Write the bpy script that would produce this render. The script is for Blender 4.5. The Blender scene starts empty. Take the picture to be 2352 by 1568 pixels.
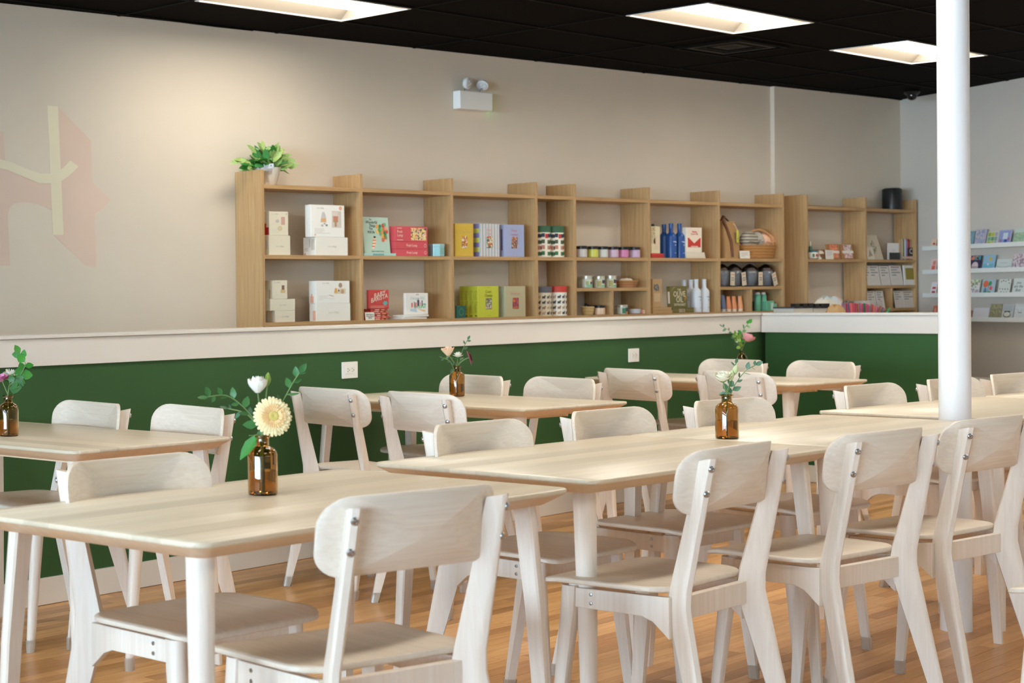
import bpy, bmesh, math, random
from mathutils import Vector, Matrix
from math import sin, cos, pi, radians, sqrt, atan2
random.seed(7)
SC = bpy.context.scene
COL = SC.collection

# ---------------------------------------------------------------- camera
IW, IH = 2352.0, 1568.0
FPX, PPX, PPY, EYE = 3900.0, 178.6, 744.1, 1.2831
YAW, PITCH, ROLL = -0.61732, 0.013523, -0.0124915
_cy, _sy, _cp, _sp = cos(YAW), sin(YAW), cos(PITCH), sin(PITCH)
F = Vector((-_sy*_cp, _cy*_cp, -_sp)); R0 = Vector((_cy, _sy, 0)); U0 = R0.cross(F)
R = R0*cos(ROLL)+U0*sin(ROLL); U = -R0*sin(ROLL)+U0*cos(ROLL)
CAM = Vector((0, 0, EYE))
cd = bpy.data.cameras.new('camera'); cam = bpy.data.objects.new('camera', cd); COL.objects.link(cam)
cam.matrix_world = Matrix(((R.x, U.x, -F.x, 0), (R.y, U.y, -F.y, 0), (R.z, U.z, -F.z, EYE), (0, 0, 0, 1)))
cd.sensor_width = 36; cd.lens = FPX/IW*36
cd.shift_x = (IW/2-PPX)/IW; cd.shift_y = -(IH/2-PPY)/IW
cd.clip_start = .05; cd.clip_end = 100
cd.dof.use_dof = True; cd.dof.focus_distance = 6.0; cd.dof.aperture_fstop = 6.5
SC.camera = cam

# ---------------------------------------------------------------- light and exposure
w = bpy.data.worlds.new('sky'); SC.world = w; w.use_nodes = True
w.node_tree.nodes['Background'].inputs[0].default_value = (.58, .80, 1, 1)
w.node_tree.nodes['Background'].inputs[1].default_value = 38.0
FIXTURE_POWER = 16.0
vs = SC.view_settings
vs.view_transform = 'Standard'; vs.look = 'None'; vs.exposure = 0.1; vs.gamma = 1; vs.use_curve_mapping = False
SC.cycles.use_denoising = True
SC.cycles.max_bounces = 10; SC.cycles.transmission_bounces = 8; SC.cycles.transparent_max_bounces = 12
SC.cycles.sample_clamp_indirect = 6

def ray(px, py): return F+R*((px-PPX)/FPX)-U*((py-PPY)/FPX)
def atY(px, py, y): d = ray(px, py); return CAM+d*(y/d.y)
def atX(px, py, x): d = ray(px, py); return CAM+d*(x/d.x)
def atZ(px, py, z): d = ray(px, py); return CAM+d*((z-EYE)/d.z)
def atD(px, py, dep): return CAM+ray(px, py)*dep
def atPl(px, py, P, n): d = ray(px, py); return CAM+d*(((P-CAM).dot(n))/d.dot(n))
def dep(P): return (Vector(P)-CAM).dot(F)

# ---------------------------------------------------------------- materials
def lin(c):
    o = []
    for v in c[:3]:
        v = v/255.0
        o.append(v/12.92 if v <= .04045 else ((v+.055)/1.055)**2.4)
    return (*o, 1)
MC = {}
def nodes(name):
    m = bpy.data.materials.new(name); m.use_nodes = True
    nt = m.node_tree; b = nt.nodes['Principled BSDF']
    return m, nt, b
def pm(c, rough=.6, metal=0, spec=.5):
    if hasattr(c, 'node_tree'): return c
    k = ('p', tuple(c), rough, metal)
    if k in MC: return MC[k]
    m, nt, b = nodes('paint_%d_%d_%d' % tuple(c[:3]))
    b.inputs['Base Color'].default_value = lin(c); b.inputs['Roughness'].default_value = rough
    b.inputs['Metallic'].default_value = metal; b.inputs['Specular IOR Level'].default_value = spec
    MC[k] = m; return m
def emit(c, s):
    m, nt, b = nodes('emit')
    b.inputs['Base Color'].default_value = (0.8, 0.8, 0.8, 1)
    b.inputs['Emission Color'].default_value = (*c, 1); b.inputs['Emission Strength'].default_value = s
    return m
def coord(nt, kind='Object', scale=(1, 1, 1), rot=(0, 0, 0)):
    t = nt.nodes.new('ShaderNodeTexCoord'); mp = nt.nodes.new('ShaderNodeMapping')
    mp.inputs['Scale'].default_value = scale; mp.inputs['Rotation'].default_value = rot
    nt.links.new(t.outputs[kind], mp.inputs['Vector']); return mp.outputs['Vector']
def ramp(nt, fac, stops):
    r = nt.nodes.new('ShaderNodeValToRGB'); e = r.color_ramp.elements
    while len(e) < len(stops): e.new(.5)
    for q, (p, c) in zip(e, stops): q.position = p; q.color = c if len(c) == 4 else lin(c)
    nt.links.new(fac, r.inputs['Fac']); return r.outputs['Color']
def noise(nt, vec, scale, detail=4, rough=.55, dist=0):
    n = nt.nodes.new('ShaderNodeTexNoise'); n.inputs['Scale'].default_value = scale
    n.inputs['Detail'].default_value = detail; n.inputs['Roughness'].default_value = rough; n.inputs['Distortion'].default_value = dist
    nt.links.new(vec, n.inputs['Vector']); return n.outputs['Fac']
def bump(nt, b, h, s=.1, d=.002):
    q = nt.nodes.new('ShaderNodeBump'); q.inputs['Strength'].default_value = s; q.inputs['Distance'].default_value = d
    nt.links.new(h, q.inputs['Height']); nt.links.new(q.outputs['Normal'], b.inputs['Normal'])
def mixc(nt, a, c, f, mode='MIX'):
    x = nt.nodes.new('ShaderNodeMix'); x.data_type = 'RGBA'; x.blend_type = mode
    for s, v in ((x.inputs[0], f), (x.inputs[6], a), (x.inputs[7], c)):
        if isinstance(v, (int, float)): s.default_value = v
        elif isinstance(v, tuple): s.default_value = v
        else: nt.links.new(v, s)
    return x.outputs[2]
def wood(name, c1, c2, grain=(1, 18, 18), rough=.45, scale=3.0, varyobj=.0, strips=None, rings=.5):
    """fine grain stretched along one local axis"""
    if name in MC: return MC[name]
    m, nt, b = nodes(name)
    v = coord(nt, 'Object', grain)
    oi = nt.nodes.new('ShaderNodeObjectInfo')
    ad = nt.nodes.new('ShaderNodeVectorMath'); ad.operation = 'ADD'
    sc_ = nt.nodes.new('ShaderNodeVectorMath'); sc_.operation = 'SCALE'; sc_.inputs['Scale'].default_value = 30
    cmb = nt.nodes.new('ShaderNodeCombineXYZ')
    for i in range(3): nt.links.new(oi.outputs['Random'], cmb.inputs[i])
    nt.links.new(cmb.outputs[0], sc_.inputs[0]); nt.links.new(v, ad.inputs[0]); nt.links.new(sc_.outputs[0], ad.inputs[1])
    n1 = noise(nt, ad.outputs[0], scale, 6, .6, rings)
    col = ramp(nt, n1, [(.3, c1), (.72, c2)])
    if strips:
        sv = nt.nodes.new('ShaderNodeTexCoord'); sx = nt.nodes.new('ShaderNodeSeparateXYZ'); nt.links.new(sv.outputs['Object'], sx.inputs[0])
        ml = nt.nodes.new('ShaderNodeMath'); ml.operation = 'MULTIPLY'; ml.inputs[1].default_value = strips; nt.links.new(sx.outputs['Y'], ml.inputs[0])
        fl = nt.nodes.new('ShaderNodeMath'); fl.operation = 'FLOOR'; nt.links.new(ml.outputs[0], fl.inputs[0])
        a2 = nt.nodes.new('ShaderNodeMath'); a2.operation = 'ADD'; nt.links.new(fl.outputs[0], a2.inputs[0]); nt.links.new(oi.outputs['Random'], a2.inputs[1])
        wn = nt.nodes.new('ShaderNodeTexWhiteNoise'); wn.noise_dimensions = '1D'; nt.links.new(a2.outputs[0], wn.inputs['W'])
        tone = ramp(nt, wn.outputs['Value'], [(0, (222, 220, 216)), (1, (255, 255, 255))])
        col = mixc(nt, col, tone, .8, 'MULTIPLY')
    if varyobj:
        tone = ramp(nt, oi.outputs['Random'], [(0, (255-int(90*varyobj),)*3), (1, (255, 255, 255))])
        col = mixc(nt, col, tone, 1.0, 'MULTIPLY')
    nt.links.new(col, b.inputs['Base Color']); b.inputs['Roughness'].default_value = rough
    bump(nt, b, n1, .06, .001)
    MC[name] = m; return m

M_TOP = wood('table_top_wood', (226, 213, 188), (238, 227, 206), (.5, 12, 12), .33, 3, strips=11.5)
M_EDGE = wood('table_edge_wood', (226, 200, 166), (238, 216, 186), (1, 14, 14), .45)
M_SEAT = wood('chair_seat_wood', (226, 213, 195), (238, 228, 213), (22, 1.0, 22), .42, varyobj=.12)
M_BACK = wood('chair_back_wood', (226, 212, 195), (240, 230, 216), (1.0, 20, 26), .42, varyobj=.1, rings=1.2)
M_LEG = wood('chair_leg_wood', (230, 216, 200), (241, 231, 220), (26, 26, .9), .45, varyobj=.08)
M_OAK = wood('bookcase_oak', (172, 134, 88), (198, 162, 114), (26, 26, 1.0), .55, 3)
M_OAKH = wood('bookcase_oak_board', (172, 134, 88), (200, 163, 114), (1.0, 26, 26), .55, 3)
M_STEEL = pm((190, 192, 196), .28, 1)
M_BLACK = pm((16, 16, 17), .4)
M_WHITE = pm((240, 239, 236), .5)

def wall_mat(name, c, rough=.75, amt=.03, scale=60):
    m, nt, b = nodes(name)
    v = coord(nt, 'Object'); n = noise(nt, v, scale, 5)
    n2 = noise(nt, v, 1.3, 2)
    c1 = tuple(max(0, x*(1-amt)) for x in c); c2 = tuple(min(255, x*(1+amt)) for x in c)
    nt.links.new(ramp(nt, n2, [(.3, c1), (.7, c2)]), b.inputs['Base Color'])
    b.inputs['Roughness'].default_value = rough; bump(nt, b, n, .12, .001)
    b.inputs['Specular IOR Level'].default_value = .3 if sum(c) > 100 else .04
    return m
M_WALL = wall_mat('wall_beige', (220, 208, 190), .75, .012)
M_WALLR = wall_mat('wall_grey_beige', (214, 206, 194), .75, .012)
M_GREEN = wall_mat('half_wall_green', (53, 92, 51), .6, .05)
M_TRIM = wall_mat('trim_white', (232, 229, 222), .45, .012)
M_CEIL = wall_mat('ceiling_black', (14, 10, 7), .9, .12, 180)
M_BAR = pm((14, 11, 8), .8, 0, .08)

def floor_mat():
    m, nt, b = nodes('floor_oak')
    v = coord(nt, 'Object', (1.2, 16, 16))
    g = nt.nodes.new('ShaderNodeNewGeometry'); oi = nt.nodes.new('ShaderNodeObjectInfo')
    s = nt.nodes.new('ShaderNodeMath'); s.operation = 'ADD'; nt.links.new(g.outputs['Random Per Island'], s.inputs[0]); nt.links.new(oi.outputs['Random'], s.inputs[1])
    fr = nt.nodes.new('ShaderNodeMath'); fr.operation = 'FRACT'; nt.links.new(s.outputs[0], fr.inputs[0])
    cmb = nt.nodes.new('ShaderNodeCombineXYZ'); sc = nt.nodes.new('ShaderNodeMath'); sc.operation = 'MULTIPLY'; sc.inputs[1].default_value = 40
    nt.links.new(fr.outputs[0], sc.inputs[0]); nt.links.new(sc.outputs[0], cmb.inputs[0]); nt.links.new(sc.outputs[0], cmb.inputs[1])
    ad = nt.nodes.new('ShaderNodeVectorMath'); ad.operation = 'ADD'; nt.links.new(v, ad.inputs[0]); nt.links.new(cmb.outputs[0], ad.inputs[1])
    n = noise(nt, ad.outputs[0], 3.2, 7, .6, .6)
    col = ramp(nt, n, [(.28, (214, 156, 98)), (.55, (234, 184, 124)), (.8, (244, 202, 146))])
    tone = ramp(nt, fr.outputs[0], [(0, (205, 190, 178)), (.5, (240, 235, 228)), (1, (255, 255, 255))])
    nt.links.new(mixc(nt, col, tone, 1.0, 'MULTIPLY'), b.inputs['Base Color'])
    b.inputs['Roughness'].default_value = .32; bump(nt, b, n, .05, .001)
    return m
M_FLOOR = floor_mat()

def glass_mat(name, c, rough=.0, ior=1.46):
    m, nt, b = nodes(name)
    b.inputs['Base Color'].default_value = (*c, 1); b.inputs['Roughness'].default_value = rough
    b.inputs['Transmission Weight'].default_value = 1; b.inputs['IOR'].default_value = ior
    return m
M_AMBER = glass_mat('amber_glass', (.70, .47, .19))
M_WATER = glass_mat('water', (.80, .62, .40), 0, 1.33)
M_CLEAR = glass_mat('clear_plastic', (.93, .93, .92), .12, 1.3)
def film_mat():
    m, nt, b = nodes('clear_film'); t = nt.nodes.new('ShaderNodeBsdfTransparent'); g = nt.nodes.new('ShaderNodeBsdfGlossy')
    g.inputs['Roughness'].default_value = .12; mx = nt.nodes.new('ShaderNodeMixShader'); fr = nt.nodes.new('ShaderNodeFresnel'); fr.inputs['IOR'].default_value = 1.6
    nt.links.new(fr.outputs[0], mx.inputs[0]); nt.links.new(t.outputs[0], mx.inputs[1]); nt.links.new(g.outputs[0], mx.inputs[2])
    nt.links.new(mx.outputs[0], nt.nodes['Material Output'].inputs['Surface'])
    return m
M_FILM = film_mat()
def leaf_mat(name, c1, c2, scale=6):
    if name in MC: return MC[name]
    m, nt, b = nodes(name)
    n = noise(nt, coord(nt, 'Object'), scale*8, 3); oi = nt.nodes.new('ShaderNodeObjectInfo')
    col = ramp(nt, n, [(.35, c1), (.7, c2)])
    tone = ramp(nt, oi.outputs['Random'], [(0, (200, 205, 190)), (1, (255, 255, 255))])
    nt.links.new(mixc(nt, col, tone, 1.0, 'MULTIPLY'), b.inputs['Base Color'])
    b.inputs['Roughness'].default_value = .45; b.inputs['Subsurface Weight'].default_value = 0.0
    MC[name] = m; return m
def stripe_mat(name, c1, c2, axis, freq, width=.5, rough=.8):
    m, nt, b = nodes(name)
    t = nt.nodes.new('ShaderNodeTexCoord'); sx = nt.nodes.new('ShaderNodeSeparateXYZ'); nt.links.new(t.outputs['Object'], sx.inputs[0])
    ml = nt.nodes.new('ShaderNodeMath'); ml.operation = 'MULTIPLY'; ml.inputs[1].default_value = freq; nt.links.new(sx.outputs[axis], ml.inputs[0])
    fr = nt.nodes.new('ShaderNodeMath'); fr.operation = 'FRACT'; nt.links.new(ml.outputs[0], fr.inputs[0])
    r = nt.nodes.new('ShaderNodeValToRGB'); r.color_ramp.interpolation = 'CONSTANT'
    r.color_ramp.elements[0].color = lin(c1); r.color_ramp.elements[1].color = lin(c2); r.color_ramp.elements[1].position = width
    nt.links.new(fr.outputs[0], r.inputs['Fac']); nt.links.new(r.outputs['Color'], b.inputs['Base Color']); b.inputs['Roughness'].default_value = rough
    return m
def mosaic_mat(name, cols, scale=90, rough=.5):
    """small print of coloured flecks (a photo too small to read)"""
    if name in MC: return MC[name]
    m, nt, b = nodes(name)
    vo = nt.nodes.new('ShaderNodeTexVoronoi'); vo.inputs['Scale'].default_value = scale
    nt.links.new(coord(nt, 'Object'), vo.inputs['Vector'])
    sp = nt.nodes.new('ShaderNodeSeparateColor'); nt.links.new(vo.outputs['Color'], sp.inputs[0])
    r = nt.nodes.new('ShaderNodeValToRGB'); r.color_ramp.interpolation = 'CONSTANT'; e = r.color_ramp.elements
    while len(e) < len(cols): e.new(.5)
    for i, (q, c) in enumerate(zip(e, cols)): q.position = i/len(cols); q.color = lin(c)
    nt.links.new(sp.outputs[0], r.inputs['Fac']); nt.links.new(r.outputs['Color'], b.inputs['Base Color'])
    b.inputs['Roughness'].default_value = rough; MC[name] = m; return m

# ---------------------------------------------------------------- mesh helpers
class MB:
    def __init__(s): s.v = []; s.f = []
    def add(s, vs, fs):
        o = len(s.v); s.v += [tuple(x) for x in vs]; s.f += [tuple(i+o for i in q) for q in fs]; return s
    def box(s, x0, x1, y0, y1, z0, z1):
        return s.add([(x0, y0, z0), (x1, y0, z0), (x1, y1, z0), (x0, y1, z0), (x0, y0, z1), (x1, y0, z1), (x1, y1, z1), (x0, y1, z1)],
                     [(0, 3, 2, 1), (4, 5, 6, 7), (0, 1, 5, 4), (1, 2, 6, 5), (2, 3, 7, 6), (3, 0, 4, 7)])
    def loft(s, secs, cap=True):
        n = len(secs[0]); vs = [p for q in secs for p in q]; fs = []
        for k in range(len(secs)-1):
            for i in range(n):
                j = (i+1) % n; fs.append((k*n+i, k*n+j, (k+1)*n+j, (k+1)*n+i))
        if cap: fs.append(tuple(range(n-1, -1, -1))); fs.append(tuple((len(secs)-1)*n+i for i in range(n)))
        return s.add(vs, fs)
    def lathe(s, prof, n=24, c=(0, 0, 0)):
        return s.loft([[(c[0]+r*cos(2*pi*i/n), c[1]+r*sin(2*pi*i/n), c[2]+z) for i in range(n)] for r, z in prof], True)
    def tube(s, path, rad, n=8, cap=True):
        P = [Vector(p) for p in path]; secs = []
        up = Vector((0, 0, 1)); T = (P[1]-P[0]).normalized()
        if abs(T.dot(up)) > .95: up = Vector((1, 0, 0))
        A = (up-T*up.dot(T)).normalized()
        for i, p in enumerate(P):
            t = (P[min(i+1, len(P)-1)]-P[max(i-1, 0)]).normalized()
            A = (A-t*A.dot(t)).normalized(); B = t.cross(A)
            r = rad[i] if isinstance(rad, (list, tuple)) else rad
            secs.append([p+A*(r*cos(2*pi*k/n))+B*(r*sin(2*pi*k/n)) for k in range(n)])
        return s.loft(secs, cap)
    def prism(s, poly, axis, a, b):
        """poly in the two other axes (order x,y,z without axis)"""
        def mk(p, t):
            return {'x': (t, p[0], p[1]), 'y': (p[0], t, p[1]), 'z': (p[0], p[1], t)}[axis]
        return s.loft([[mk(p, a) for p in poly], [mk(p, b) for p in poly]])
    def xf(s, M):
        s.v = [tuple(M @ Vector(p)) for p in s.v]; return s
    def mesh(s, name, smooth=None, bevel=0, seg=2, tri=False):
        me = bpy.data.meshes.new(name); bm = bmesh.new()
        vs = [bm.verts.new(p) for p in s.v]
        for q in s.f:
            try: bm.faces.new([vs[i] for i in q])
            except ValueError: pass
        bmesh.ops.recalc_face_normals(bm, faces=bm.faces)
        if bevel: bmesh.ops.bevel(bm, geom=[e for e in bm.edges if len(e.link_faces) == 2 and e.calc_face_angle(0) > .5], offset=bevel, segments=seg, profile=.5, affect='EDGES')
        if smooth is not None:
            for f in bm.faces: f.smooth = True
            for e in bm.edges:
                if len(e.link_faces) == 2 and e.calc_face_angle(0) > radians(smooth): e.smooth = False
        bm.to_mesh(me); bm.free(); return me
def setp(o, label=None, cat=None, group=None, kind=None):
    for k, x in (('label', label), ('category', cat), ('group', group), ('kind', kind)):
        if x: o[k] = x
    return o
def link(name, me, mat=None, parent=None, loc=(0, 0, 0), rz=0, rot=None):
    o = bpy.data.objects.new(name, me); COL.objects.link(o)
    if mat is not None and hasattr(me, 'materials') and len(me.materials) == 0: me.materials.append(mat)
    o.location = loc; o.rotation_euler = rot if rot is not None else (0, 0, rz)
    if parent is not None: o.parent = parent
    return o
def obj(name, mb, mat, parent=None, loc=(0, 0, 0), rz=0, smooth=None, bevel=0, seg=2, rot=None):
    return link(name, mb.mesh(name, smooth, bevel, seg), mat, parent, loc, rz, rot)
def thing(name, label, cat, loc=(0, 0, 0), rz=0, group=None, rot=None):
    o = link(name, None, None, None, loc, rz, rot); o.empty_display_size = .05
    return setp(o, label, cat, group)
def struct(name, mb, mat, parent=None, **k):
    o = obj(name, mb, mat, parent, **k)
    if parent is None: o['kind'] = 'structure'
    return o
def copy_tree(o, parent=None):
    c = o.copy(); COL.objects.link(c)
    if parent is not None: c.parent = parent
    for ch in list(o.children): copy_tree(ch, c)
    return c
def rrect(x0, x1, y0, y1, r, n=6):
    """rounded rectangle, ccw; r may be 4 radii (br,tr,tl,bl)"""
    rr = r if isinstance(r, (tuple, list)) else (r,)*4; pts = []
    for (cx, cy, a, q) in ((x1-rr[0], y0+rr[0], -90, rr[0]), (x1-rr[1], y1-rr[1], 0, rr[1]), (x0+rr[2], y1-rr[2], 90, rr[2]), (x0+rr[3], y0+rr[3], 180, rr[3])):
        for k in range(n+1):
            t = radians(a+90*k/n); pts.append((cx+q*cos(t), cy+q*sin(t)))
    return pts
FONTS = []
def text(s, parent, size, mat, loc, rot=(pi/2, 0, 0), align='CENTER', shear=0, sx=1, name='lettering'):
    cu = bpy.data.curves.new(name, 'FONT'); cu.body = s; cu.size = size; cu.align_x = align; cu.align_y = 'CENTER'; cu.shear = shear; cu.extrude = .0002
    cu.resolution_u = 2; cu.space_line = .9
    o = bpy.data.objects.new(name, cu); COL.objects.link(o); o.parent = parent; o.location = loc; o.rotation_euler = rot; o.scale = (sx, 1, 1)
    FONTS.append((o, mat)); return o
def finish_text():
    bpy.context.view_layer.update(); dg = bpy.context.evaluated_depsgraph_get()
    for o, mat in FONTS:
        me = bpy.data.meshes.new_from_object(o.evaluated_get(dg)); me.materials.clear(); me.materials.append(mat)
        n = bpy.data.objects.new('lettering', me); COL.objects.link(n); n.parent = o.parent; n.location = o.location; n.rotation_euler = o.rotation_euler; n.scale = o.scale
        cu = o.data; bpy.data.objects.remove(o); bpy.data.curves.remove(cu)

# ================================================================ structure
YB, H, YF = 7.481, 2.846, 7.251           # back wall, ceiling height, bookcase front
HWS, HW0 = 0.137, 5.381                   # half wall front face: y = HW0 + HWS*x
XC = 10.65; YC = HW0+HWS*XC               # inside corner of the half wall
# floor slab, boards laid on it
fl = struct('floor', MB().box(-14.2, 14.2, -6.6, 7.7, -.12, -.004), M_FLOOR)
PA = .11; pr = Matrix.Rotation(PA, 4, 'Z'); boards = []
bw = .0585
row = 0
v = .6
while v < 7.4:
    u = -.4+random.uniform(-.9, 0)
    while u < 12.2:
        L = random.choice((.55, .7, .85, 1.05, 1.3)); c = pr @ Vector((u+L/2, v+bw/2, 0))
        if c.y < 7.44 and c.x < 13.593-.467*(YB-c.y)-.02: boards.append((u, v, L, c))
        u += L
    v += bw
def vis(c):
    D = c-CAM; z = D.dot(F)
    if z < 1: return False
    px = PPX+FPX*D.dot(R)/z; py = PPY-FPX*D.dot(U)/z
    return -250 < px < 2600 and 1085 < py < 1640 and c.y < HW0+HWS*c.x and c.x < XC
seen = sorted([b for b in boards if vis(b[3])], key=lambda b: dep(b[3]))
near = seen[:300]; ids = set(id(b) for b in near)
pm_cache = {}
for (u, v, L, c) in near:
    if L not in pm_cache:
        pm_cache[L] = MB().box(-L/2+.0006, L/2-.0006, -bw/2+.0005, bw/2-.0005, -.004, 0).mesh('floor_board'); pm_cache[L].materials.append(M_FLOOR)
    link('floor_board', pm_cache[L], None, fl, c, PA)
mb = MB()
for b in boards:
    if id(b) in ids: continue
    u, v, L, c = b
    mb.box(u+.0006, u+L-.0006, v+.0005, v+bw-.0005, -.004, 0)
o = obj('floor_boards', mb, M_FLOOR, fl, rz=PA); o['kind'] = 'stuff'

struct('wall_back', MB().box(-14.2, 11.792, YB, YB+.15, 0, H), M_WALL)
struct('wall_back_end', MB().box(11.792, 13.72, YB-.032, YB+.15, 0, H), M_WALL)
def rw(y, off=0):        # point on the slanted right wall face, off = distance into the room
    k = 1/sqrt(1+.467**2); return (13.593-.467*(YB-y)-off*k, y+off*k*.467)
a0 = rw(YB+.15); a1 = rw(-6.6)
struct('wall_right', MB().prism([a1, (a1[0]+.16, a1[1]), (a0[0]+.16, a0[1]), a0], 'z', 0, H), M_WALLR)
struct('wall_rear', MB().box(-14.2, 9.5, -6.75, -6.6, 0, H), M_WALL)
# window wall on the left, daylight comes in here
mbw = MB(); wins = []; WX = -14.0; YA = -6.75; ZB, ZH = .25, 2.70
mbw.box(WX-.15, WX, YA, YB+.15, 0, ZB).box(WX-.15, WX, YA, YB+.15, ZH, H)
prev = YA
for k in range(6):
    e = -6.4+k*2.3; mbw.box(WX-.15, WX, prev, e, ZB, ZH); wins.append((e, e+2.1)); prev = e+2.1
mbw.box(WX-.15, WX, prev, YB+.15, ZB, ZH)
struct('wall_left', mbw, M_WALL)
for i, (y0, y1) in enumerate(wins):
    f = MB(); t = .05
    f.box(WX-.12, WX-.02, y0, y0+t, ZB, ZH).box(WX-.12, WX-.02, y1-t, y1, ZB, ZH).box(WX-.12, WX-.02, y0+t, y1-t, ZB, ZB+t).box(WX-.12, WX-.02, y0+t, y1-t, ZH-t, ZH)
    struct('window_%d' % (i+1), f, M_WHITE)
    ld = bpy.data.lights.new('window_daylight', 'AREA'); ld.shape = 'RECTANGLE'; ld.size = ZH-ZB; ld.size_y = y1-y0
    lo = bpy.data.objects.new('window_daylight', ld); COL.objects.link(lo); lo.location = (WX-.16, (y0+y1)/2, (ZB+ZH)/2)
    lo.rotation_euler = (0, -pi/2, 0); ld.cycles.is_portal = True

# ceiling: black lay-in tiles in a black grid
CA = .068; TU, TV = 1.155, .53
C0 = Vector((8.62, 5.77, 0)); cr = Matrix.Rotation(CA, 4, 'Z')
ce = struct('ceiling', MB().box(-14.2, 14.2, -6.75, YB+.15, H+.11, H+.17), M_BAR)
def tile_c(i, j): return C0+cr @ Vector((i*TU, j*TV, 0))
fix = [(-2, 2), (0, 0), (2, 0), (-6, 2), (-8, 2), (-8, -4), (-6, -4), (-4, -4), (-2, -4), (0, -4), (2, -4), (-3, -2), (-1, -2), (-6, -9), (-4, -9), (-2, -9), (0, -9)]  # visible fittings come first; the rest are unseen, added to brighten tables and bookcases
VENT = (1, 1)
tm = MB().box(-TU/2+.010, TU/2-.010, -TV/2+.010, TV/2-.010, H+.004, H+.02).mesh('ceiling_tile'); tm.materials.append(M_CEIL)
rest = MB()
for i in range(-11, 6):
    for j in range(-21, 5):
        c = tile_c(i, j)
        if (i, j) in fix or not (-2.9 < c.x < 13.9 and -4.5 < c.y < YB+.25): continue
        if c.x > 13.4-.467*(YB-c.y)+.5: continue
        if i >= -5 and j >= -6:
            link('ceiling_tile', tm, None, ce, c, CA)
        else:
            rest.add([tuple(c+cr @ Vector((a*(TU/2-.01), b*(TV/2-.01), z))) for z in (H+.004, H+.02) for a, b in ((-1, -1), (1, -1), (1, 1), (-1, 1))],
                     [(0, 3, 2, 1), (4, 5, 6, 7), (0, 1, 5, 4), (1, 2, 6, 5), (2, 3, 7, 6), (3, 0, 4, 7)])
o = obj('ceiling_tiles', rest, M_CEIL, ce); o['kind'] = 'stuff'
for j in range(-21, 6):
    link('grid_bar', MB().box(-12.2, 6.2, -.010, .010, H-.004, H+.012).mesh('grid_bar'), M_BAR, ce, C0+cr @ Vector((0, (j-.5)*TV, 0)), CA)
for i in range(-11, 6):
    link('grid_bar', MB().box(-.010, .010, -11.2, 2.7, H-.003, H+.012).mesh('grid_bar'), M_BAR, ce, C0+cr @ Vector(((i-.5)*TU, 0, 0)), CA)

# recessed light fittings
M_LENS = emit((1, .92, .80), FIXTURE_POWER)
M_REFL = pm((140, 132, 120), .6, 0, .2)
def make_fixture():
    t = thing('ceiling_light', 'x', 'ceiling light')
    a, b, up = TU/2-.012, TV/2-.012, .085
    fr = MB()
    for s in (-1, 1):
        fr.box(-a, a, min(s*b, s*(b-.014)), max(s*b, s*(b-.014)), -.006, .004)
        fr.box(min(s*a, s*(a-.014)), max(s*a, s*(a-.014)), -b+.014, b-.014, -.006, .004)
    obj('frame', fr, M_WHITE, t)
    rf = MB(); y0, y1 = b-.014, .155
    for s in (-1, 1):
        rf.add([(-a+.014, s*y0, 0), (a-.014, s*y0, 0), (a-.014, s*y1, up), (-a+.014, s*y1, up), (-a+.014, s*y0, .004), (a-.014, s*y0, .004), (a-.014, s*y1, up+.004), (-a+.014, s*y1, up+.004)],
               [(0, 1, 2, 3), (4, 7, 6, 5), (0, 4, 5, 1), (2, 6, 7, 3), (1, 5, 6, 2), (3, 7, 4, 0)])
    rf.box(-a+.005, a-.005, -.16, .16, up, up+.004)
    obj('reflector', rf, M_REFL, t)
    for s in (-1, 1): obj('end_plate', MB().prism([(-y0, 0), (y0, 0), (y1, up), (-y1, up)], 'x', min(s*(a-.014), s*(a-.010)), max(s*(a-.014), s*(a-.010))), M_REFL, t)
    secs = []
    for x in (-a+.03, a-.03):
        secs.append([(x, .15*cos(pi*k/12), up-.004-.066*sin(pi*k/12)) for k in range(13)])
    obj('diffuser', MB().loft(secs), M_LENS, t, smooth=40)
    return t
fx = make_fixture()
FL = ['recessed ceiling light at the top left above the plant and the first bookcase bays', 'recessed ceiling light above the black air vent in the middle of the ceiling', 'recessed ceiling light partly behind the white column near the far corner']
for k, ij in enumerate(fix):
    o = fx if k == 0 else copy_tree(fx)
    o.location = tile_c(*ij)+Vector((0, 0, H)); o.rotation_euler = (0, 0, CA)
    o['label'] = FL[k] if k < 3 else 'recessed ceiling light added out of the picture to brighten the room'; o['group'] = 'recessed ceiling lights'
# air vent
c = Vector((9.66, 6.40, H)); t = thing('air_vent', 'black square ceiling air vent with nested louvres beside a light', 'vent', c, CA)
for k in range(4):
    a, b = .29-.066*k, .235-.053*k; m_ = MB(); zt = -.012+.004*k; w_ = .03 if k else .024
    for s in (-1, 1):
        m_.box(-a, a, min(s*b, s*(b-w_)), max(s*b, s*(b-w_)), zt, zt+.012); m_.box(min(s*a, s*(a-w_)), max(s*a, s*(a-w_)), -b+w_, b-w_, zt, zt+.012)
    obj('louvre' if k else 'frame', m_, pm((22, 18, 14), .6, 0, .2) if k % 2 else M_BAR, t)
obj('backing', MB().box(-.28, .28, -.225, .225, .001, .003), pm((8, 8, 8), .9), t)

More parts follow.
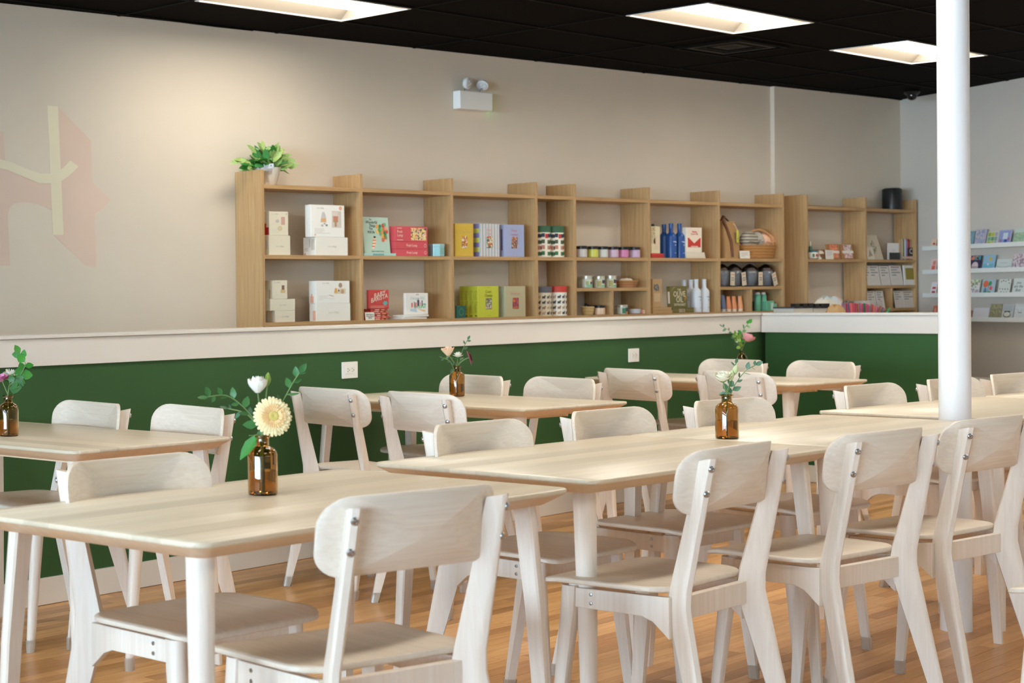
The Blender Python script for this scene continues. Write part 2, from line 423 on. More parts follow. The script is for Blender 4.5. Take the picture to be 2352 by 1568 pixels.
# half wall round the dining area
ux = Vector((1, HWS, 0)).normalized(); ny = Vector((-ux.y, ux.x, 0)); HA = atan2(ux.y, ux.x)
CP = Vector((XC, YC, 0)); L1 = 13.2
hw = struct('wall_half', MB().box(-L1, .13, .012, .13, 0, 1.012), M_GREEN, loc=CP, rz=HA)
obj('top_band', MB().box(-L1, .0, -.004, .012, 1.012, 1.126), M_TRIM, hw); obj('top_cap', MB().box(-L1, .15, -.02, .15, 1.128, 1.144), M_TRIM, hw, bevel=.003)
obj('top_core', MB().box(-L1, .13, .012, .13, 1.012, 1.128), M_TRIM, hw)
obj('baseboard', MB().box(-L1, -.002, -.004, .012, .002, .115), M_TRIM, hw, bevel=.002)
Y2 = 5.60
h2 = struct('wall_half_side', MB().box(XC+.004, XC+.12, Y2, YC-.03, 0, 1.010), M_GREEN)
obj('top_band', MB().box(XC-.012, XC+.004, Y2, YC-.012, 1.010, 1.124), M_TRIM, h2); obj('top_cap', MB().box(XC-.028, XC+.14, Y2-.02, YC-.03, 1.126, 1.142), M_TRIM, h2, bevel=.003)
obj('top_core', MB().box(XC+.004, XC+.12, Y2, YC-.03, 1.010, 1.126), M_TRIM, h2)
obj('baseboard', MB().box(XC-.012, XC+.004, Y2, YC-.012, .002, .115), M_TRIM, h2, bevel=.002)
# column
cm = MB().lathe([(.0555, 0), (.0555, H+.01)], 40)
o = struct('column', cm, wall_mat('column_white', (238, 238, 238), .35, .008), loc=(6.400, 3.306, 0), smooth=40); setp(o, 'white round steel column between the tables', 'column')

# ================================================================ tables
TW, TL, TH = .749, 1.344, .799
def make_table():
    """long side along local x, origin at the centre of the floor area"""
    t = thing('dining_table', 'x', 'table')
    def out(d, z): return [(x, y, z) for x, y in rrect(-TL/2+d, TL/2-d, -TW/2+d, TW/2-d, max(.045-d*.3, .01), 7)]
    obj('tabletop', MB().loft([out(.0015, TH-.012), out(0, TH-.0105), out(0, TH-.002), out(.002, TH)]), M_TOP, t, smooth=50)
    obj('edge_bevel', MB().loft([out(.045, TH-.040), out(.0015, TH-.0122)]), M_EDGE, t, smooth=35)
    ap = .012
    for s in (-1, 1):
        obj('apron', MB().box(-TL/2+.20, TL/2-.20, s*(TW/2-.20)-ap, s*(TW/2-.20)+ap, TH-.066, TH-.040), M_EDGE, t)
        obj('apron', MB().box(s*(TL/2-.22)-ap, s*(TL/2-.22)+ap, -TW/2+.212, TW/2-.212, TH-.066, TH-.040), M_EDGE, t)
    for sx in (-1, 1):
        for sy in (-1, 1):
            secs = []
            for z, ins, r in ((TH-.040, .092, .034), (TH-.30, .074, .030), (0.012, .052, .020), (0, .051, .019)):
                cx, cy = sx*(TL/2-ins), sy*(TW/2-ins); q = []
                for k in range(20):       # round outside, flat inside
                    a = 2*pi*k/20; x, y = cos(a), sin(a)
                    if x*sx < -.45: x = -.45*sx
                    if y*sy < -.45: y = -.45*sy
                    q.append((cx+r*x, cy+r*y, z))
                secs.append(q)
            obj('leg', MB().loft(secs), M_LEG, t, smooth=35)
    return t
tb0 = make_table(); TABLES = {}
def place_table(key, ox, oy, a, rot90, label, group='pale wooden dining tables'):
    global tb0
    t = tb0 if not TABLES else copy_tree(tb0)
    w_, l_ = (TW, TL) if rot90 else (TL, TW)
    c = Vector((ox, oy, 0))+Matrix.Rotation(a, 4, 'Z') @ Vector((w_/2, l_/2, 0))
    t.location = c; t.rotation_euler = (0, 0, a+(pi/2 if rot90 else 0)); t['label'] = label; t['group'] = group
    TABLES[key] = (c, a, rot90); return t
place_table('T1', 2.139, 2.601, .113, False, 'pale wooden table in the front left with a yellow daisy vase on it')
place_table('T2', 3.642, 2.822, .0823, False, 'pale wooden table in the middle, nearer half of the long row')
place_table('T2b', 3.642+(TL+.004)*cos(.0823), 2.822+(TL+.004)*sin(.0823), .0823, False, 'pale wooden table pushed against the end of the middle table, before the column')
place_table('T3', 5.722, 4.800, .0078, True, 'pale wooden table by the green half wall carrying the rose and magenta daisy vase')
place_table('T4', 3.150, 4.470, .094, True, 'pale wooden table at the left edge beside the green half wall')
place_table('T6', 8.2045, 5.082, .0095, True, 'pale wooden table in the far corner of the green half wall')
place_table('T5', 6.464, 3.146, .0344, False, 'pale wooden table just behind the white column')
place_table('T5b', 6.464+(TL+.004)*cos(.0344), 3.146+(TL+.004)*sin(.0344), .0344, False, 'pale wooden table at the right edge beyond the white column')

# ================================================================ chairs
SZ = .539
def seat_z(x, y):
    return SZ - .010*(1-min(1, (x/.25)**2))*(1-min(1, ((y+.02)/.2)**2)) - .016*max(0, (y-.10)/.1)**2
def seat_outline(n=8):
    pts = []
    for (cx, cy, r, a0) in ((.165, -.085, .075, -90), (.180, .130, .065, 0), (-.180, .130, .065, 90), (-.165, -.085, .075, 180)):
        for k in range(n+1):
            t = radians(a0+90*k/n); pts.append((cx+r*cos(t), cy+r*sin(t)))
    return pts
def make_chair():
    t = thing('dining_chair', 'x', 'chair')
    # seat: dished plywood
    ol = seat_outline(); n = len(ol); mb = MB(); vs = []; fs = []
    ks = [1, .985, .93, .8, .6, .35]
    for top in (1, 0):
        for q in ks:
            for x, y in ol:
                zz = seat_z(x*q, y*q)-(0 if top else .014)
                if q == 1: zz += -.003 if top else .003
                vs.append((x*q, y*q, zz))
        vs.append((0, 0, seat_z(0, 0)-(0 if top else .014)))
    st = len(ks)*n+1
    for top in (0, 1):
        o = top*st
        for k in range(len(ks)-1):
            for i in range(n):
                j = (i+1) % n; fs.append((o+k*n+i, o+k*n+j, o+(k+1)*n+j, o+(k+1)*n+i))
        for i in range(n): fs.append((o+(len(ks)-1)*n+i, o+(len(ks)-1)*n+(i+1) % n, o+st-1))
    for i in range(n): j = (i+1) % n; fs.append((i, j, st+j, st+i))
    mb.add(vs, fs); obj('seat', mb, M_SEAT, t, smooth=50)
    # backrest: bent plywood
    zb, zt = .727, .891
    ol = rrect(-.240, .240, zb, zt, (.050, .066, .066, .050), 7); n = len(ol)
    zc = (zb+zt)/2; vs = []; fs = []; ks = [1, .985, .9, .72, .5, .25]
    def bp(s, z, d):
        y = -.268+.069*(s/.24)**2-(z-.81)*.12; sl = 2*.069*s/.24**2; nn = sqrt(1+sl*sl)
        return (s+d*sl/nn*1.0, y-d/nn, z)
    for side in (0, 1):
        for q in ks:
            for s, z in ol:
                d = .0125 if side else 0
                if q == 1: d += -.002 if side else .002
                vs.append(bp(s*q, zc+(z-zc)*q, d))
        vs.append(bp(0, zc, .0125 if side else 0))
    st = len(ks)*n+1
    for side in (0, 1):
        o = side*st
        for k in range(len(ks)-1):
            for i in range(n):
                j = (i+1) % n; fs.append((o+k*n+i, o+k*n+j, o+(k+1)*n+j, o+(k+1)*n+i))
        for i in range(n): fs.append((o+(len(ks)-1)*n+i, o+(len(ks)-1)*n+(i+1) % n, o+st-1))
    for i in range(n): j = (i+1) % n; fs.append((i, j, st+j, st+i))
    obj('backrest', MB().add(vs, fs), M_BACK, t, smooth=50)
    caps = {}
    for s in (-1, 1):
        # rear leg runs on upward as the back post, turned outward to follow the bent backrest
        ph = s*.55; ux_, uy_ = cos(ph), sin(ph)
        def sec(cx, cy, z, w_, d_, dz=0):
            q = []
            for a, b in ((-1, 1), (1, 1), (1, -.55), (.85, -.82), (.5, -1), (-.5, -1), (-.85, -.82), (-1, -.55)):
                lx, ly = a*w_/2, b*d_/2; q.append((s*cx+lx*ux_-ly*uy_, cy+lx*uy_+ly*ux_, z+dz*b))
            return q
        secs = [sec(.232, -.302, 0, .027, .027), sec(.2305, -.298, .015, .027, .029), sec(.194, -.196, .45, .028, .072), sec(.190, -.188, .49, .028, .074), sec(.190, -.193, .535, .028, .066), sec(.1945, -.248, .775, .028, .046), sec(.1955, -.269, .868, .028, .042, -.004)]
        lg = obj('rear_leg', MB().loft(secs), M_LEG, t, smooth=32)
        cap = MB().loft([sec(.2315, -.3005, .001, .036, .036), sec(.2290, -.294, .03, .035, .038), sec(.2280, -.291, .042, .0345, .038)])
        obj('foot_cap', cap, M_CLEAR, lg, smooth=32)
        # front leg, round outside and flat inside
        secs = []
        for z, cx, cy, r in ((.512, .192, .118, .024), (.44, .195, .122, .0235), (.012, .214, .168, .0145), (0, .2145, .1685, .014)):
            q = []
            for k in range(18):
                a = 2*pi*k/18; x, y = cos(a), sin(a)
                if x*s < -.5: x = -.5*s
                if y < -.75: y = -.75
                q.append((s*cx+r*x, cy+r*y*1.15, z))
            secs.append(q)
        lg = obj('front_leg', MB().loft(secs), M_LEG, t, smooth=35)
        obj('foot_cap', MB().lathe([(.0165, .001), (.018, .004), (.0185, .035), (.0187, .045)], 14, (s*.2145, .168, 0)), M_CLEAR, lg, smooth=40)
        obj('seat_spacer', MB().lathe([(.017, .5115), (.017, .5185)], 16, (s*.186, .112, 0)), M_LEG, t, smooth=40)
        rail = MB().prism([(-.165, .405), (-.120, .445), (-.09, .456), (.11, .456), (.11, .508), (-.165, .512)], 'x', min(s*.186, s*.206), max(s*.186, s*.206))
        obj('side_rail', rail, M_LEG, t, bevel=.002)
        for zz in (.471, .494):
            obj('screw', MB().lathe([(.0055, 0), (.0045, .0022), (.0015, .0026)], 10).xf(Matrix.Translation((s*.2055, .055, zz)) @ Matrix.Rotation(s*pi/2, 4, 'Y')), M_STEEL, t, smooth=30)
        for zz, cx, cy in ((.846, .1953, -.264), (.783, .1947, -.250)):
            obj('bolt', MB().lathe([(.0092, 0), (.009, .002), (.0065, .005), (.003, .0058), (.0028, .004)], 14).xf(Matrix.Translation((s*(cx+.0215*sin(.55)), cy-.0215*cos(.55), zz)) @ Matrix.Rotation(ph, 4, 'Z') @ Matrix.Rotation(pi/2+.2, 4, 'X')), M_STEEL, t, smooth=30)
    obj('rear_rail', MB().box(-.175, .175, -.186, -.166, .452, .512), M_LEG, t, bevel=.002)
    obj('front_rail', MB().box(-.185, .185, .098, .118, .458, .504), M_LEG, t, bevel=.002)
    return t
ch0 = make_chair(); NCH = [0]
def chair(x, y, th, label, group='pale wooden dining chairs'):
    c = ch0 if NCH[0] == 0 else copy_tree(ch0); NCH[0] += 1
    c.location = (x, y, 0); c.rotation_euler = (0, 0, th); c['label'] = label; c['group'] = group
    return c
chair(3.886, 2.831, .126, 'pale chair with its back to us at the near end of the middle table')
chair(4.620, 2.827, 0, 'pale chair with its back to us, middle of three before the middle table')
chair(5.313, 2.876, .002, 'pale chair with its back to us in front of the foot of the white column')
chair(2.578, 2.659, -.061, 'large pale chair with its back to us pushed up to the front left table')
chair(5.413, 5.386, -1.665, 'pale chair left of the rose vase table, the one nearer the green half wall')
chair(5.407, 4.836, -1.698, 'pale chair left of the rose vase table, with wavy grain on its back')
chair(7.774, 5.546, -1.754, 'pale chair on the left side of the corner table, below the right wall socket')
chair(7.811, 4.969, -1.783, 'pale chair on the left side of the corner table, behind the white flower')
def far(x, y, th, k, label): return chair(x*k, y*k, th, label)
far(2.491, 3.033, 3.225, 1.040, 'pale chair facing us on the far side of the front left table')
far(3.960, 3.251, 3.212, 1.036, 'pale chair facing us on the far side of the middle table, at its left end')
far(4.794, 3.408, 3.208, 1.014, 'pale chair facing us behind the middle table, left of the white flower vase')
far(5.435, 3.391, 3.135, 1.030, 'pale chair facing us behind the middle table, directly behind the white flower vase')
far(6.022, 5.561, 1.40, 1.040, 'pale chair right of the rose vase table, half hidden by the vase')
far(6.106, 5.110, 1.40, 1.034, 'pale chair at the right end of the rose vase table with empty space before it')
far(3.443, 5.105, 1.50, 1.052, 'pale chair right of the left edge table, closest to the green half wall')
far(3.578, 4.691, 1.45, 1.042, 'pale chair on the right of the left edge table, nearer the yellow daisy')
far(8.274, 5.664, 1.40, 1.056, 'pale chair in the half wall corner behind the pink rose vase')
far(8.437, 5.232, 1.36, 1.040, 'pale chair at the right side of the corner table before the side half wall')
far(6.678, 3.564, 3.175, 1.030, 'pale chair facing us behind the column table, left of the column')
far(7.333, 3.574, 3.160, 1.032, 'pale chair facing us partly hidden by the white column')
far(7.954, 3.613, 3.144, 1.026, 'pale chair facing us at the right edge just right of the column')
chair(7.02, 2.99, .03, 'pale chair with its back to us in front of the table behind the column')
chair(4.62, 1.96, .02, 'pale chair at the right border of the picture, only a seat corner in view')

# ================================================================ bookcases
PT = .022; PX_ = [6.436, 7.214, 7.998, 8.793, 9.179, 9.970, 10.775, 11.574]; PX2 = [11.886, 12.696, 13.44]
ZT, ZM, ZL = 1.932, 1.532, 1.147; ZTOP = 2.017
def bookcase(label, xs, subs, yf, yb):
    t = thing('bookcase', label, 'bookcase', (xs[0], yb, 0)); x0 = xs[0]; d = yf-yb
    for x in xs: obj('side_panel', MB().box(x-x0, x-x0+PT, d, -.002, 0, ZTOP), M_OAK, t, bevel=.0012, seg=1)
    for a, b in zip(xs, xs[1:]):
        for z in (ZT, ZM, ZL, .76, .37):
            obj('shelf', MB().box(a-x0+PT, b-x0, d+.002, -.003, z-PT, z), M_OAKH, t, bevel=.001, seg=1)
        obj('back_rail', MB().box(a-x0+PT, b-x0, -.018, -.003, ZT+.001, ZT+.02), M_OAKH, t)
    for a, b, z, dx in subs:
        obj('shelf', MB().box(a-x0+PT, b-x0, d+.004, -.003, z-PT, z), M_OAKH, t, bevel=.001, seg=1)
        obj('divider', MB().box(dx-x0, dx-x0+PT, d+.004, -.003, ZL, z-PT), M_OAK, t, bevel=.001, seg=1)
    return t
ZS = 1.328
bookcase('long light oak bookcase filled with gifts along the back wall', PX_, [(PX_[4], PX_[5], ZS, 9.569), (PX_[6], PX_[7], ZS, 11.168)], YF, YB)
bookcase('short light oak bookcase of greeting cards in the far right corner', PX2, [(PX2[1], PX2[2], ZS, 13.08)], YF, YB-.047)

# ================================================================ things on the walls
# painted mural at the left
def wp(x, y): p = atY(x/2.352, y/2.352, YB); return (p.x, p.z)
t = thing('wall_mural', 'faded pink and cream painted mural on the beige wall at the far left', 'mural', (0, YB, 0))
def decal(poly, mat, name, d): return obj(name, MB().prism([wp(*p) for p in poly], 'y', -d, -d+.0009), mat, t)
M_PINK = wall_mat('mural_pink', (224, 200, 182)); M_CREAM = wall_mat('mural_cream', (230, 222, 194))
decal([(312, 575), (490, 757), (500, 985), (597, 1078), (560, 1122), (512, 1155), (518, 1442), (466, 1437), (288, 1268), (343, 1268)], M_PINK, 'pink_arrow', .001)
decal([(-60, 890), (0, 908), (40, 918), (130, 955), (210, 990), (275, 993), (281, 1134), (240, 1115), (200, 1101), (130, 1090), (80, 1098), (52, 1120), (44, 1150), (42, 1200), (55, 1435), (-60, 1435)], M_PINK, 'pink_arch', .001)
decal([(-60, 680), (0, 705), (18, 715), (28, 868), (0, 860), (-60, 845)], M_PINK, 'pink_tower', .001)
decal([(255, 570), (312, 575), (343, 1268), (285, 1268)], M_CREAM, 'cream_bar', .002)
decal([(-60, 845), (0, 860), (60, 876), (150, 915), (220, 938), (285, 938), (330, 915), (355, 892), (378, 866), (422, 900), (395, 928), (370, 950), (330, 978), (285, 991), (210, 990), (130, 955), (40, 918), (0, 908), (-60, 892)], M_CREAM, 'cream_wave', .003)
# twin-head emergency light
p = atY(1094, 231, YB-.06); t = thing('emergency_light', 'white twin-head emergency light box high on the beige wall', 'emergency light', (p.x, YB, p.z))
obj('case', MB().box(-.155, .155, -.062, -.001, -.058, .058), pm((236, 236, 232), .4), t, bevel=.006)
for sx, rz, tilt in ((-.085, .25, .15), (.062, -1.15, .75)):
    a = obj('swivel_arm', MB().tube([(sx, -.04, .057), (sx+.004, -.042, .075), (sx+.01, -.045, .084)], .007, 8), M_STEEL, t, smooth=40)
    Mx = Matrix.Translation((sx+.012, -.05, .108)) @ Matrix.Rotation(rz, 4, 'Z') @ Matrix.Rotation(pi/2+tilt, 4, 'X')
    h = obj('lamp_head', MB().lathe([(.012, -.024), (.028, -.018), (.036, -.004), (.0375, .010), (.033, .012)], 24).xf(Mx), pm((232, 232, 230), .4), t, smooth=40)
    obj('lens', MB().lathe([(.031, .0125), (.028, .016), (.012, .018)], 20).xf(Mx), pm((205, 208, 210), .15), h, smooth=40)
    for k in range(3): obj('led', MB().lathe([(.006, .0165), (.004, .0195)], 10).xf(Mx @ Matrix.Translation((.013*cos(k*2.1), .013*sin(k*2.1), 0))), pm((245, 245, 245), .1), h)
obj('indicator', MB().lathe([(.006, 0), (.005, .004)], 10).xf(Matrix.Translation((.155, -.018, -.028)) @ Matrix.Rotation(pi/2, 4, 'Y')), emit((.1, 1, .2), 60), t)
# dome camera on the ceiling near the far corner
p = atZ(2079, 214, H); t = thing('dome_camera', 'small black dome security camera on the ceiling in the far corner', 'camera', (p.x-.12, p.y-.12, H-.004))
obj('mount', MB().lathe([(.055, 0), (.058, -.008), (.052, -.022), (.04, -.030)], 24), M_BLACK, t, smooth=40)
obj('dome', MB().lathe([(.036, -.03), (.036, -.045), (.028, -.062), (.012, -.071)], 24), pm((12, 13, 15), .08), t, smooth=60)
# wall sockets on the green half wall
def socket(px0, px1, pyc, label):
    n = Vector((-ux.y, ux.x, 0)); P0 = CP+ny*.012
    a = atPl(px0, pyc, P0, n); b = atPl(px1, pyc-1, P0, n); c = (a+b)/2
    t = thing('wall_socket', label, 'socket', (c.x, c.y, c.z), HA, 'sockets on the green half wall')
    obj('plate', MB().box(-.064, .064, -.0075, -.0005, -.042, .042), pm((244, 243, 240), .35), t, bevel=.003)
    o = obj('outlet_face', MB().box(-.036, .036, -.010, -.0074, -.019, .019), pm((240, 239, 235), .3), t, bevel=.001)
    for s in (-.021, .015):
        for dx, dz, w_, h_ in ((0, .007, .008, .0022), (0, -.007, .007, .0022), (.011, 0, .004, .006)):
            obj('slot', MB().box(s+dx-w_/2, s+dx+w_/2, -.0104, -.0099, dz-h_/2, dz+h_/2), pm((60, 56, 50), .6), o)
socket(781, 822, 850, 'white double wall socket on the green wall between the yellow daisy and rose vases')
socket(1440, 1468, 816, 'white double wall socket on the green wall right of the rose vase')

# ================================================================ gifts in the bookcases
GF = YF+.018     # usual front plane
def shelf_x(px, py=600, y=GF): return atY(px, py, y).x
def hgt(px, py, z, y=GF): return atY(px, py, y).z-z
class Item:
    """a box-like gift with its front face seen between two pixels columns"""
    def __init__(s, name, label, cat, x0, x1, ytop, z, depth, mat, y=GF, rz=0, ybot=None, group=None, h=None, lean=0, bevel=.0015, body='body'):
        xm = (x0+x1)/2; ym = ytop+20
        s.X0, s.X1 = shelf_x(x0, ym, y), shelf_x(x1, ym, y); s.w = s.X1-s.X0
        s.h = h if h else hgt(xm, ytop, z, y); s.d = depth
        s.t = thing(name, label, cat, ((s.X0+s.X1)/2, y, z+.0005), rz, group, (lean, 0, rz))
        s.b = obj(body, MB().box(-s.w/2, s.w/2, 0, depth, 0, s.h), mat, s.t, bevel=bevel, seg=1)
        s.top = z+.0005+s.h
    def pr(s, u0, v0, u1, v1, mat, name='print', k=1):      # print on the front, u,v from bottom left 0..1
        return obj(name, MB().box(-s.w/2+u0*s.w, -s.w/2+u1*s.w, -.0006*k, -.0006*k+.0005, v0*s.h, v1*s.h), mat, s.t)
    def poly(s, pts, mat, name='print', k=1):
        return obj(name, MB().prism([(-s.w/2+u*s.w, v_*s.h) for u, v_ in pts], 'y', -.0006*k, -.0006*k+.0005), mat, s.t)
    def disc(s, u, v_, r, mat, name='print', k=2, asp=1):
        return s.poly([(u+r*cos(a*pi/7), v_+r*asp*sin(a*pi/7)*s.w/s.h) for a in range(14)], mat, name, k)
    def side(s, y0, z0, y1, z1, mat, name='print'):         # on the left side, fractions of depth/height
        return obj(name, MB().box(-s.w/2-.0007, -s.w/2-.0001, y0*s.d, y1*s.d, z0*s.h, z1*s.h), mat, s.t)
    def tx(s, body, u, v_, size, mat, align='CENTER', shear=0, tilt=0, sx=1, k=2):
        return text(body, s.t, size, mat, (-s.w/2+u*s.w, -.0006*k-.0003, v_*s.h), (pi/2, -tilt, 0), align, shear, sx)
    def lines(s, u0, v_, us, mat, step=.05, th=.012):
        for i, u1 in enumerate(us): s.pr(u0, v_-i*step, u1, v_-i*step+th, mat, 'text_line')
WB = pm((240, 238, 228), .55); CB = pm((226, 219, 196), .6); GREY = pm((196, 192, 184), .7); LG = pm((212, 208, 200), .7)
INK = pm((90, 96, 92), .7); PEACH = pm((236, 178, 150), .7); KRAFT = pm((186, 150, 104), .8)
def toy(it, small=False):
    it.tx('coco village', .28, .90, .012, GREY)
# --- bay 1
a = Item('toy_box', 'cream cardboard toy box on the upper shelf holding the small box with red pouch', 'box', 618, 667, 541, ZM, .06, CB); a.tx('coco village', .5, .45, .013, GREY); a.side(.25, .3, .4, .75, GREY)
b = Item('toy_box', 'small cream toy box with a red pouch print, top left in the bookcase', 'box', 619, 662, 486, a.top, .07, CB); toy(b)
b.pr(.62, .45, .82, .78, pm((206, 160, 150), .6)); b.disc(.42, .6, .10, GREY, asp=.7); b.disc(.55, .30, .13, pm((214, 200, 160), .7), asp=.8); b.lines(.12, .26, (.45, .40, .5), LG, .06); b.disc(.9, .9, .03, GREY)
b.side(.1, .02, .95, .34, pm((178, 44, 30), .7), 'pouch_print'); b.side(.4, .34, .6, .50, pm((178, 44, 30), .7), 'pouch_print')
a = Item('toy_box', 'white cardboard toy box lying under the tall coffee machine toy box', 'box', 725, 799, 545, ZM, .105, WB); a.tx('coco village', .5, .5, .016, LG)
a.side(.08, .3, .35, .9, pm((214, 205, 190), .6)); a.side(.45, .45, .5, .92, pm((196, 178, 166), .7)); a.side(.6, .25, .92, .29, GREY); a.side(.6, .35, .92, .39, GREY); a.side(.8, .02, .9, .14, PEACH)
b = Item('toy_box', 'tall white toy box with a printed toy coffee machine', 'box', 714, 791, 471, a.top, .05, pm((246, 246, 240), .5)); toy(b)
b.disc(.88, .91, .045, PEACH); b.pr(.62, .30, .90, .82, pm((214, 206, 196), .6)); b.pr(.62, .66, .80, .80, pm((226, 216, 206), .6), k=2); b.pr(.66, .47, .80, .66, pm((206, 140, 110), .6), k=2); b.pr(.70, .33, .76, .52, pm((186, 150, 110), .6), k=3)
b.poly([(.28, .46), (.46, .46), (.44, .66), (.40, .78), (.34, .78), (.31, .66)], pm((206, 206, 206), .5)); b.pr(.30, .47, .44, .58, pm((228, 178, 120), .6), k=2)
b.disc(.33, .36, .035, GREY, asp=.7); b.disc(.46, .37, .035, pm((150, 150, 150), .6), asp=.7); b.disc(.40, .42, .03, GREY, asp=.7); b.lines(.10, .25, (.38, .40, .36, .55), LG, .045); b.disc(.12, .07, .02, PEACH)
a = Item('toy_box', 'cream toy box at the bottom of the lower left stack of three', 'box', 632, 678, 714.5, ZL, .085, CB, h=.066); a.tx('coco village', .5, .5, .012, GREY); a.side(.7, .1, .95, .9, pm((214, 216, 210), .6))
b = Item('toy_box', 'cream toy box in the middle of the lower left stack of three', 'box', 621, 678, 687, a.top, .06, CB, h=.066); b.tx('coco village', .5, .5, .012, GREY)
c = Item('toy_box', 'small cream toy box with a blender print on top of the lower left stack', 'box', 626, 660, 644, b.top, .075, CB); toy(c)
c.pr(.62, .50, .80, .74, pm((130, 100, 80), .6)); c.pr(.55, .34, .85, .50, pm((212, 186, 130), .6)); c.lines(.12, .34, (.35, .40, .55), LG, .07); c.side(.25, .02, .42, .5, pm((196, 178, 150), .7), 'brush_print')
a = Item('toy_box', 'white toy box under the toy kitchen box on the lower shelf', 'box', 727, 805, 700.5, ZL, .06, WB, h=.104); a.tx('coco village', .5, .5, .018, LG); a.side(.1, .05, .5, .6, PEACH, 'figure_print')
b = Item('toy_box', 'white toy box with a printed toy kitchen on the lower shelf', 'box', 726, 803, 645, a.top, .06, pm((242, 241, 234), .5)); toy(b)
b.pr(.55, .42, .88, .66, pm((226, 210, 186), .6)); b.poly([(.53, .46), (.63, .46), (.60, .68), (.56, .68)], pm((232, 176, 96), .6), k=2); b.disc(.72, .80, .055, pm((176, 150, 128), .6)); b.disc(.78, .52, .05, pm((196, 160, 124), .6)); b.disc(.67, .56, .02, INK); b.lines(.08, .32, (.36, .34, .55, .2), LG, .055); b.poly([(.36, .36), (.40, .38), (.52, .33), (.52, .29)], pm((206, 186, 180), .7))
b.side(.35, .03, .85, .32, PEACH, 'figure_print'); b.side(.5, .32, .7, .42, PEACH, 'figure_print')
# --- bay 2
MINT = pm((186, 212, 196), .55)
a = Item('picture_book', 'mint picture book lying flat under the upright mint book', 'book', 836, 910, 579, ZM, .19, pm((176, 214, 208), .5), h=.016); a.pr(.28, .2, .62, .8, pm((120, 170, 168), .6))
b = Item('picture_book', 'upright mint picture book with a bunch of coloured balloons on its cover', 'book', 837, 897, 498, a.top, .012, MINT, y=GF+.02, lean=-.10)
for s_, u, v_, z_ in (('The', .3, .93, .016), ('Wonderful', .34, .855, .026), ('Things', .36, .76, .024), ('You', .30, .68, .022), ('Will Be', .30, .58, .024)): b.tx(s_, u, v_, z_, INK, shear=.2, sx=.85)
BC = [(72, 160, 90), (236, 120, 80), (244, 170, 90), (226, 70, 50), (240, 200, 110), (150, 196, 140), (244, 180, 150), (40, 140, 96), (120, 184, 140)]
for i, (u, v_) in enumerate([(.55, .74), (.66, .74), (.78, .77), (.84, .79), (.55, .60), (.63, .64), (.71, .67), (.80, .66), (.88, .68), (.72, .58), (.82, .58), (.90, .60), (.66, .54), (.72, .48), (.84, .50), (.86, .44), (.74, .37), (.84, .40), (.78, .44)]): b.disc(u, v_, .055, pm(BC[(i*5+2) % 9], .6), 'balloon_print', asp=1.1)
b.poly([(.28, .12), (.38, .12), (.48, .36), (.36, .38)], stripe_mat('orange_stripes', (238, 150, 96), (250, 236, 220), 2, 55), 'child_print'); b.disc(.41, .42, .05, pm((244, 206, 176), .7), k=2); b.disc(.42, .445, .045, pm((40, 40, 38), .7), k=3, asp=.6); b.tx('Emily Winfield Martin', .5, .05, .012, INK)
RED = pm((214, 82, 92), .5); CREAMP = pm((250, 226, 206), .6)
a = Item('puzzle_box', 'coral red puzzle box, lowest of the stack of three', 'box', 909, 983, 570, ZM, .13, RED, h=.042); a.tx('Fruit Loop', .5, .5, .022, CREAMP); a.disc(.92, .5, .035, CREAMP); a.disc(.92, .5, .028, RED, k=3)
b = Item('puzzle_box', 'coral red puzzle box in the middle of the stack of three', 'box', 908, 982.5, 551, a.top, .13, RED, h=.044); b.tx('Fruit Loop', .5, .5, .022, CREAMP); b.disc(.92, .5, .035, CREAMP); b.disc(.92, .5, .028, RED, k=3)
c = Item('puzzle_box', 'coral red puzzle box standing on top of the stack with a fruit picture', 'box', 908, 982, 520, b.top, .05, RED); c.tx('Fruit\nLoop', .05, .53, .024, CREAMP, 'LEFT'); c.pr(.05, .86, .20, .89, CREAMP); c.pr(.05, .10, .24, .13, CREAMP)
c.pr(.48, .10, .95, .90, mosaic_mat('fruit_print', [(238, 214, 130), (244, 226, 160), (236, 200, 110), (220, 120, 110), (240, 226, 206), (70, 80, 70)], 120)); 
t = thing('tea_tin', 'pale blue six-sided tin beside the coral red puzzle boxes', 'tin', (shelf_x(1002, 575, GF+.035), GF+.035, ZM+.0005)); hh = hgt(1002, 560, ZM)
def hexp(r): return [(r*cos(k*pi/4+pi/8), r*sin(k*pi/4+pi/8)) for k in range(8)]
obj('body', MB().prism(hexp(.052), 'z', 0, hh-.014), pm((150, 196, 200), .3, .4), t, bevel=.002); obj('lid', MB().prism(hexp(.054), 'z', hh-.016, hh), pm((160, 200, 200), .3, .4), t, bevel=.002)
obj('label', MB().box(-.017, .017, -.0492, -.0484, .012, hh-.026), pm((136, 182, 170), .5), t)
# red board books fanned in a stack, one upright on top
zz = ZL
for k in range(6):
    it = Item('board_book', ['lowest', 'second', 'third', 'fourth', 'fifth', 'topmost'][k]+' small red board book in the fanned stack below the upright red book', 'book', 852+[4, 1, 5, 2, -2, 0][k], 893-[4, 0, 2, 1, 4, 3][k], 700, zz, .10, pm([(196, 66, 56), (206, 78, 70), (190, 60, 60)][k % 3], .5), h=.0105, rz=[.12, -.1, .06, -.14, .1, -.04][k], y=GF+.03)
    it.pr(.15+.05*(k % 3), .3, .5, .7, CREAMP); it.pr(.62, .3, .8, .7, pm((240, 200, 150), .6)); zz = it.top
b = Item('board_book', 'red board book lettered BABY BARISTA standing on the fanned stack', 'book', 846, 894, 665.5, zz, .018, pm((208, 74, 70), .5), y=GF+.03, bevel=.004); b.tx('BABY', .52, .74, .042, pm((252, 240, 220), .5), tilt=.22, shear=.25); b.tx('BARISTA', .50, .55, .038, pm((252, 240, 220), .5), tilt=.22, shear=.25)
